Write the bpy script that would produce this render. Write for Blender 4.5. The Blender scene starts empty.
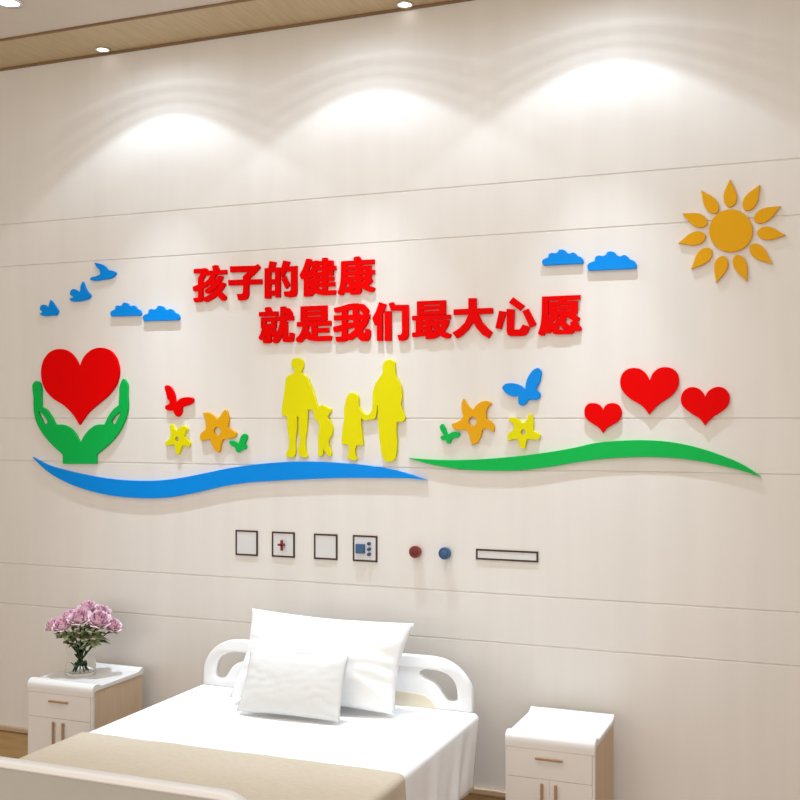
import bpy, bmesh, math, random
from mathutils import Vector, Matrix, noise

R = math.radians
scene = bpy.context.scene
COL = scene.collection

# ---------------------------------------------------------------- camera
D = 4.70                      # camera distance from the decorated wall (the wall is y = 0)
cam_data = bpy.data.cameras.new('camera')
cam = bpy.data.objects.new('camera', cam_data)
COL.objects.link(cam)
cam.location = (0, -D, 1.833)
cam.rotation_euler = (R(90), 0, R(21.874))
cam_data.sensor_width = 36
cam_data.lens = 36 * 1091 / 800
cam_data.shift_y = 18.4 / 800
cam_data.clip_start = 0.05
scene.camera = cam

# ---------------------------------------------------------------- light
scene.view_settings.view_transform = 'Standard'
scene.view_settings.look = 'None'
scene.view_settings.gamma = 1
scene.view_settings.use_curve_mapping = False
scene.view_settings.exposure = 0.0

world = bpy.data.worlds.new('world')
scene.world = world
world.use_nodes = True
world.node_tree.nodes['Background'].inputs[0].default_value = (1.0, 0.96, 0.88, 1)
world.node_tree.nodes['Background'].inputs[1].default_value = AMBIENT = 0.47


def area(name, loc, rot, sx, sy, power, color):
    l = bpy.data.lights.new(name, 'AREA')
    l.shape = 'RECTANGLE'
    l.size = sx
    l.size_y = sy
    l.energy = power
    l.color = color
    o = bpy.data.objects.new(name, l)
    o.location = loc
    o.rotation_euler = rot
    COL.objects.link(o)
    return o


area('ceiling_panel_light', (-1.6, -2.15, 3.68), (0, 0, 0), 2.6, 1.6, 30, (1.0, 0.985, 0.975))


area('front_fill_light', (-1.8, -6.4, 1.95), (R(90), 0, 0), 8.5, 3.1, 157, (1.0, 0.905, 0.785))  # unseen soft fill added behind the camera to brighten wall and furniture fronts


def wall_washer(x, y, z, power):
    """recessed spot whose reflector gives a wide cone with faint rings outside it"""
    l = bpy.data.lights.new('wall_washer_light', 'POINT')
    l.energy = power
    l.color = (0.74, 0.87, 1.0)
    l.shadow_soft_size = 0.018
    l.use_nodes = True
    nt = l.node_tree
    em = nt.nodes['Emission']
    tc = nt.nodes.new('ShaderNodeTexCoord')
    sp = nt.nodes.new('ShaderNodeSeparateXYZ')
    ab = nt.nodes.new('ShaderNodeMath')
    ab.operation = 'MULTIPLY'
    ab.inputs[1].default_value = LAMP_SIGN
    ac = nt.nodes.new('ShaderNodeMath')
    ac.operation = 'ARCCOSINE'
    mr = nt.nodes.new('ShaderNodeMath')
    mr.operation = 'DIVIDE'
    mr.inputs[1].default_value = R(90)
    rp = nt.nodes.new('ShaderNodeValToRGB')
    cr = rp.color_ramp
    cr.interpolation = 'LINEAR'
    pts = [(0, 1.0), (8, .90), (12, .76), (16, .52), (20, .25), (28, .065), (37, .060), (45, .076), (51, .078), (53.2, .045), (55, .022), (57.2, .032), (59, .018),
           (61.4, .016), (62.6, .026), (64, .015), (69, .014), (70.2, .023), (71.4, .014), (76, .009), (84, .002), (90, .0)]
    while len(cr.elements) < len(pts):
        cr.elements.new(0.5)
    for e, (a, v) in zip(cr.elements, pts):
        e.position = a / 90
        e.color = (v, v, v, 1)
    nt.links.new(tc.outputs['Normal'], sp.inputs[0])
    nt.links.new(sp.outputs['Z'], ab.inputs[0])
    nt.links.new(ab.outputs[0], ac.inputs[0])
    nt.links.new(ac.outputs[0], mr.inputs[0])
    nt.links.new(mr.outputs[0], rp.inputs[0])
    nt.links.new(rp.outputs[0], em.inputs['Strength'])
    o = bpy.data.objects.new('wall_washer_light', l)
    o.location = (x, y, z)
    COL.objects.link(o)


LAMP_SIGN = -1.0
for wx in (-3.155, -2.035, -0.92):
    wall_washer(wx, -0.43, 3.69, 298 if wx != -2.035 else 262)


# ---------------------------------------------------------------- materials
def lin(c):
    return tuple(((v / 255) / 12.92 if v <= 10 else ((v / 255 + .055) / 1.055) ** 2.4) for v in c) + (1,)


def mat(name, color, rough=0.5, spec=0.5, metal=0.0, noise_amt=0.0, noise_scale=8.0, bump=0.0, bump_scale=200.0, stretch=None,
        color2=None, coat=0.0, emit=None, trans=0.0, sheen=0.0):
    m = bpy.data.materials.new(name)
    m.use_nodes = True
    nt = m.node_tree
    b = nt.nodes['Principled BSDF']
    b.inputs['Base Color'].default_value = color
    b.inputs['Roughness'].default_value = rough
    b.inputs['Specular IOR Level'].default_value = spec
    b.inputs['Metallic'].default_value = metal
    b.inputs['Coat Weight'].default_value = coat
    b.inputs['Transmission Weight'].default_value = trans
    b.inputs['Sheen Weight'].default_value = sheen
    if emit:
        b.inputs['Emission Color'].default_value = emit[0]
        b.inputs['Emission Strength'].default_value = emit[1]
    if noise_amt or bump or color2:
        tc = nt.nodes.new('ShaderNodeTexCoord')
        mp = nt.nodes.new('ShaderNodeMapping')
        if stretch:
            mp.inputs['Scale'].default_value = stretch
        nt.links.new(tc.outputs['Object'], mp.inputs[0])
    if noise_amt or color2:
        n = nt.nodes.new('ShaderNodeTexNoise')
        n.inputs['Scale'].default_value = noise_scale
        n.inputs['Detail'].default_value = 5
        nt.links.new(mp.outputs[0], n.inputs['Vector'])
        mx = nt.nodes.new('ShaderNodeMix')
        mx.data_type = 'RGBA'
        c2 = color2 if color2 else tuple(v * (1 - noise_amt) for v in color[:3]) + (1,)
        mx.inputs[6].default_value = color
        mx.inputs[7].default_value = c2
        rg = nt.nodes.new('ShaderNodeMapRange')
        rg.inputs[1].default_value = .35
        rg.inputs[2].default_value = .65
        nt.links.new(n.outputs['Fac'], rg.inputs[0])
        nt.links.new(rg.outputs[0], mx.inputs[0])
        nt.links.new(mx.outputs[2], b.inputs['Base Color'])
    if bump:
        n2 = nt.nodes.new('ShaderNodeTexNoise')
        n2.inputs['Scale'].default_value = bump_scale
        n2.inputs['Detail'].default_value = 3
        nt.links.new(mp.outputs[0], n2.inputs['Vector'])
        bp = nt.nodes.new('ShaderNodeBump')
        bp.inputs['Strength'].default_value = bump
        bp.inputs['Distance'].default_value = .002
        nt.links.new(n2.outputs['Fac'], bp.inputs['Height'])
        nt.links.new(bp.outputs[0], b.inputs['Normal'])
    return m


M = {}
M['wall'] = mat('cream_wall_panel', (.755, .725, .685, 1), .6, .2, noise_amt=.035, noise_scale=3, stretch=(3, 3, .25))
M['ceiling'] = mat('ceiling_paint', (.74, .68, .60, 1), .8, .2, noise_amt=.02)
M['wood_soffit'] = mat('light_oak_veneer', (.62, .50, .31, 1), .45, .3, color2=(.54, .42, .25, 1), noise_scale=6, stretch=(14, .8, 2))
M['trim'] = mat('brown_wood_trim', (.26, .155, .075, 1), .45, .35, noise_amt=.2, noise_scale=10, stretch=(.5, 6, 6))
M['baseboard'] = mat('oak_baseboard', (.50, .355, .17, 1), .45, .35, color2=(.43, .29, .13, 1), noise_scale=5, stretch=(1, 6, 12))
M['ledge'] = mat('baseboard_ledge_wood', (.55, .40, .27, 1), .45, .35, noise_amt=.1, noise_scale=6, stretch=(.5, 6, 6))
M['floor'] = mat('brown_floor_planks', (.30, .15, .07, 1), .35, .4, color2=(.22, .105, .045, 1), noise_scale=4, stretch=(1, 10, 1))
M['red'] = mat('red_acrylic', (.74, .0, .0, 1), .45, .04)
M['blue'] = mat('blue_acrylic', (.0, .245, .76, 1), .4, .1)
M['green'] = mat('green_acrylic', (.002, .43, .07, 1), .4, .1)
M['yellow'] = mat('yellow_acrylic', (.70, .645, .0, 1), .4, .1)
M['orange'] = mat('orange_acrylic', (.72, .36, .004, 1), .4, .1)
M['plastic'] = mat('white_plastic', (.81, .815, .82, 1), .3, .45)
M['white_gloss'] = mat('white_gloss_laminate', (.80, .79, .78, 1), .22, .5)
M['front_white'] = mat('pale_grey_laminate', (.80, .785, .77, 1), .4, .35)
M['side_wood'] = mat('pale_beech_side', (.67, .52, .37, 1), .5, .3, color2=(.62, .47, .325, 1), noise_scale=5, stretch=(6, 6, .6))
M['handle_wood'] = mat('tan_wood_handle', (.42, .255, .14, 1), .45, .4, noise_amt=.1)
M['foot_panel'] = mat('taupe_footboard_panel', (.48, .47, .43, 1), .55, .3, noise_amt=.04, noise_scale=5)
M['head_panel'] = mat('cream_headboard_panel', (.76, .68, .53, 1), .5, .3, noise_amt=.05, noise_scale=5)
M['sheet'] = mat('white_cotton_sheet', (.88, .88, .88, 1), .9, .1, bump=.15, bump_scale=350, sheen=.1)
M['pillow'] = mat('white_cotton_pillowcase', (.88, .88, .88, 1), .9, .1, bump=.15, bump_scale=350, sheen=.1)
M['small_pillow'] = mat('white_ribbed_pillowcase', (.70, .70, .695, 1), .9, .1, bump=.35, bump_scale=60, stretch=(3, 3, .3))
M['blanket'] = mat('beige_linen_blanket', (.68, .605, .49, 1), .95, .05, color2=(.62, .545, .43, 1), noise_scale=60, stretch=(.6, 4, 4), bump=.5, bump_scale=220)
M['mattress'] = mat('mattress_cover', (.7, .68, .65, 1), .9, .1, noise_amt=.03)
M['metal'] = mat('grey_painted_steel', (.55, .55, .55, 1), .4, .5, metal=.3)
M['rubber'] = mat('black_rubber', (.02, .02, .02, 1), .7, .2)
M['frame_brown'] = mat('dark_brown_frame', (.045, .02, .012, 1), .4, .4)
M['plate'] = mat('pale_grey_plate', (.66, .66, .66, 1), .4, .4)
M['dull_red'] = mat('dull_red_plastic', (.22, .016, .012, 1), .35, .45)
M['dark_red'] = mat('dark_red_centre', (.13, .006, .006, 1), .35, .45)
M['navy'] = mat('steel_blue_plastic', (.028, .09, .21, 1), .35, .45)
M['navy_dark'] = mat('dark_blue_rim', (.015, .05, .14, 1), .35, .45)
M['chrome'] = mat('polished_chrome', (.75, .74, .72, 1), .15, .5, metal=1)
M['lens'] = mat('lamp_lens', (1, .98, .95, 1), .4, .3, emit=((1, .97, .92, 1), 2.2))
M['dark_gap'] = mat('dark_reflector', (.03, .025, .02, 1), .5, .3)
M['petal'] = mat('mauve_rose_petal', (.70, .42, .53, 1), .6, .2, color2=(.86, .70, .74, 1), noise_scale=28)
M['petal_dark'] = mat('rose_heart_petal', (.56, .26, .38, 1), .6, .2, color2=(.76, .50, .60, 1), noise_scale=28)
M['stem'] = mat('dark_green_stem', (.03, .075, .018, 1), .5, .3, noise_amt=.2, noise_scale=30)
M['leaf'] = mat('rose_leaf', (.14, .20, .06, 1), .5, .3, color2=(.52, .56, .34, 1), noise_scale=18)
g = bpy.data.materials.new('clear_glass')
g.use_nodes = True
gb = g.node_tree.nodes['Principled BSDF']
gb.inputs['Base Color'].default_value = (.97, .99, .98, 1)
gb.inputs['Roughness'].default_value = .0
gb.inputs['IOR'].default_value = 1.18
gb.inputs['Transmission Weight'].default_value = 1
M['glass'] = g


# ---------------------------------------------------------------- helpers
def link(name, me, m=None, parent=None, smooth=False):
    o = bpy.data.objects.new(name, me)
    if m and not me.materials:
        me.materials.append(m)
    COL.objects.link(o)
    if parent:
        o.parent = parent
    if smooth:
        for p in me.polygons:
            p.use_smooth = True
    return o


def from_bm(name, bm, m, parent=None, smooth=False):
    bmesh.ops.recalc_face_normals(bm, faces=bm.faces[:])
    me = bpy.data.meshes.new(name)
    bm.to_mesh(me)
    bm.free()
    return link(name, me, m, parent, smooth)


def thing(name, loc, label, cat, group=None, rz=0):
    o = bpy.data.objects.new(name, None)
    o.empty_display_size = .05
    o.location = loc
    o.rotation_euler = (0, 0, rz)
    COL.objects.link(o)
    return tag(o, label, cat, group)


def tag(o, label, cat, group=None):
    o['label'] = label
    o['category'] = cat
    if group:
        o['group'] = group
    return o


def structure(o):
    o['kind'] = 'structure'
    return o


def box_bm(x0, x1, y0, y1, z0, z1, bev=0.0, seg=2, bm=None):
    bm2 = bmesh.new()
    r = bmesh.ops.create_cube(bm2, size=1)
    for v in r['verts']:
        v.co = Vector((x0 + (v.co.x + .5) * (x1 - x0), y0 + (v.co.y + .5) * (y1 - y0), z0 + (v.co.z + .5) * (z1 - z0)))
    if bev:
        bmesh.ops.bevel(bm2, geom=bm2.edges[:], offset=bev, segments=seg, profile=.5, affect='EDGES')
    if bm is None:
        return bm2
    me = bpy.data.meshes.new('tmp')
    bm2.to_mesh(me)
    bm2.free()
    bm.from_mesh(me)
    bpy.data.meshes.remove(me)
    return bm


def box(name, x0, x1, y0, y1, z0, z1, m, parent=None, bev=0.0, seg=2):
    return from_bm(name, box_bm(x0, x1, y0, y1, z0, z1, bev, seg), m, parent, smooth=False)


def smooth_path(P, steps=6):
    """Catmull-Rom through closed points (x, z[, 1]); a third entry marks a sharp corner."""
    n = len(P)
    if all(len(p) > 2 for p in P):
        return [(p[0], p[1]) for p in P]
    out = []
    for i in range(n):
        p1, p2 = P[i], P[(i + 1) % n]
        p0, p3 = P[i - 1], P[(i + 2) % n]
        a, b = Vector(p1[:2]), Vector(p2[:2])
        c0, c3 = Vector(p0[:2]), Vector(p3[:2])
        dl = (b - a).length
        # chord-scaled tangents
        def tan(pp, pc, pn):
            u, v = (pc - pp), (pn - pc)
            lu, lv = max(u.length, 1e-6), max(v.length, 1e-6)
            return (u / lu * lv + v / lv * lu) / (lu + lv)
        t1 = (b - a).normalized() if len(p1) > 2 else tan(c0, a, b)
        t2 = (b - a).normalized() if len(p2) > 2 else tan(a, b, c3)
        t1, t2 = t1 * dl, t2 * dl
        k = steps if dl > .004 else 2
        for s in range(k):
            t = s / k
            h1, h2, h3, h4 = 2*t**3-3*t**2+1, t**3-2*t**2+t, -2*t**3+3*t**2, t**3-t**2
            q = a * h1 + t1 * h2 + b * h3 + t2 * h4
            out.append((q.x, q.y))
    return out


def cutout_mesh(name, loops, thick, bev=.0015, origin=(0, 0)):
    """solid plate standing in the x-z plane, front face at y = -thick, back at y = 0, with holes"""
    cu = bpy.data.curves.new(name, 'CURVE')
    cu.dimensions = '2D'
    cu.fill_mode = 'BOTH'
    cu.extrude = thick / 2 - bev
    if bev:
        cu.bevel_depth = bev
        cu.bevel_resolution = 1
        cu.offset = -bev
    for L in loops:
        sp = cu.splines.new('POLY')
        sp.points.add(len(L) - 1)
        for p, q in zip(sp.points, L):
            p.co = (q[0] - origin[0], q[1] - origin[1], 0, 1)
        sp.use_cyclic_u = True
    o = bpy.data.objects.new('tmp', cu)
    COL.objects.link(o)
    bpy.context.view_layer.update()
    me = bpy.data.meshes.new_from_object(o.evaluated_get(bpy.context.evaluated_depsgraph_get()))
    bpy.data.objects.remove(o)
    bpy.data.curves.remove(cu)
    me.name = name
    me.materials.clear()
    for v in me.vertices:
        x, y, z = v.co
        v.co = (x, -z - thick / 2, y)
    me.flip_normals()
    bm = bmesh.new()
    bm.from_mesh(me)
    bmesh.ops.remove_doubles(bm, verts=bm.verts[:], dist=.00005)
    bmesh.ops.recalc_face_normals(bm, faces=bm.faces[:])
    bm.to_mesh(me)
    bm.free()
    return me


def center(loops):
    xs = [p[0] for L in loops for p in L]
    zs = [p[1] for L in loops for p in L]
    return ((min(xs) + max(xs)) / 2, (min(zs) + max(zs)) / 2)


def tube_bm(path, rad, seg=8, bm=None, cap=True):
    bm = bm or bmesh.new()
    rings = []
    n = len(path)
    path = [Vector(p) for p in path]
    up = Vector((0.13, .97, .21))
    for i, p in enumerate(path):
        t = (path[min(i + 1, n - 1)] - path[max(i - 1, 0)]).normalized()
        a = t.cross(up)
        if a.length < .1:
            a = t.cross(Vector((1, 0, 0)))
        a.normalize()
        b = t.cross(a)
        r = rad[i] if isinstance(rad, (list, tuple)) else rad
        rings.append([bm.verts.new(p + (a * math.cos(2*math.pi*k/seg) + b * math.sin(2*math.pi*k/seg)) * r) for k in range(seg)])
    for r0, r1 in zip(rings, rings[1:]):
        for k in range(seg):
            bm.faces.new((r0[k], r0[(k+1) % seg], r1[(k+1) % seg], r1[k]))
    if cap:
        bm.faces.new(rings[0])
        bm.faces.new(rings[-1][::-1])
    return bm


def lathe_bm(profile, seg=32, bm=None):
    bm = bm or bmesh.new()
    rings = []
    for r, z in profile:
        if r < 1e-6:
            rings.append([bm.verts.new((0, 0, z))])
        else:
            rings.append([bm.verts.new((r*math.cos(2*math.pi*k/seg), r*math.sin(2*math.pi*k/seg), z)) for k in range(seg)])
    for a, b in zip(rings, rings[1:]):
        for k in range(seg):
            k2 = (k + 1) % seg
            if len(a) == 1:
                bm.faces.new((a[0], b[k2], b[k]))
            elif len(b) == 1:
                bm.faces.new((a[k], a[k2], b[0]))
            else:
                bm.faces.new((a[k], a[k2], b[k2], b[k]))
    return bm


def profile_x(name, prof, x0, x1, m, parent=None, smooth=False):
    """closed (y, z) outline run along x"""
    bm = bmesh.new()
    a = [bm.verts.new((x0, y, z)) for y, z in prof]
    b = [bm.verts.new((x1, y, z)) for y, z in prof]
    n = len(prof)
    for i in range(n):
        bm.faces.new((a[i], a[(i+1) % n], b[(i+1) % n], b[i]))
    bm.faces.new(a[::-1])
    bm.faces.new(b)
    return from_bm(name, bm, m, parent, smooth)


def smooth_by_angle(o, deg=40):
    me = o.data
    for p in me.polygons:
        p.use_smooth = True
    me.set_sharp_from_angle(angle=R(deg))


# ---------------------------------------------------------------- the room
X0, X1 = -7.0, 3.0
CEIL = 3.740
SOF = 3.733
# decorated wall: panels with V grooves between them
grooves = [.828, 1.046, 1.604, 1.8325, 2.656, 2.885]
prof = [(0.15, 0.0), (0.0, 0.0)]
for gz in grooves:
    prof += [(0.0, gz - .0042), (.005, gz - .001), (.005, gz + .001), (0.0, gz + .0042)]
prof += [(0.0, CEIL + .1), (0.15, CEIL + .1)]
structure(profile_x('wall_back', prof, X0, X1, M['wall']))
structure(box('floor', X0, X1, -6.5, 0.15, -.06, 0, M['floor']))
structure(box('ceiling', X0, X1, -6.5, -.356, CEIL, CEIL + .1, M['ceiling']))
structure(box('trim_1', X0, X1, -.356, -.001, SOF, CEIL + .1, M['wood_soffit']))
structure(box('trim_2', X0, X1, -.362, -.349, SOF - .003, CEIL + .02, M['trim'], bev=.003))
structure(box('trim_3', X0, X1, -.014, -.0005, SOF - .012, SOF + .001, M['trim'], bev=.002))
structure(box('baseboard_back', X0, X1, -.016, -.0005, 0, .139, M['baseboard']))
structure(box('trim_4', X0, X1, -.022, -.0005, .137, .143, M['trim'], bev=.001))
structure(box('trim_5', X0, X1, -.020, -.0005, .144, .168, M['ledge'], bev=.003))


def downlight(x, y, z, r, label):
    t = thing('ceiling_light', (x, y, z), label, 'ceiling light', 'small round ceiling lights')
    ring = from_bm('trim_ring', lathe_bm([(r*.74, .004), (r*.76, -.003), (r*.97, -.004), (r, -.001), (r, .0), (r*.74, .004)], 32), M['chrome'], t, True)
    lens = from_bm('lens', lathe_bm([(0, -.0015), (r*.6, -.0015), (r*.75, .0), (r*.75, .003), (0, .003)], 32), M['lens'], t, True)
    return t


downlight(-3.510, -.062, SOF - .0035, .040, 'small round ceiling light in the wooden ceiling strip above the blue birds')
downlight(-1.843, -.050, SOF - .0035, .042, 'small round ceiling light in the wooden ceiling strip above the middle of the wall')
downlight(-3.525, -.728, CEIL - .0035, .064, 'bright round ceiling light in the plain ceiling outside the wooden strip')

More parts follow.
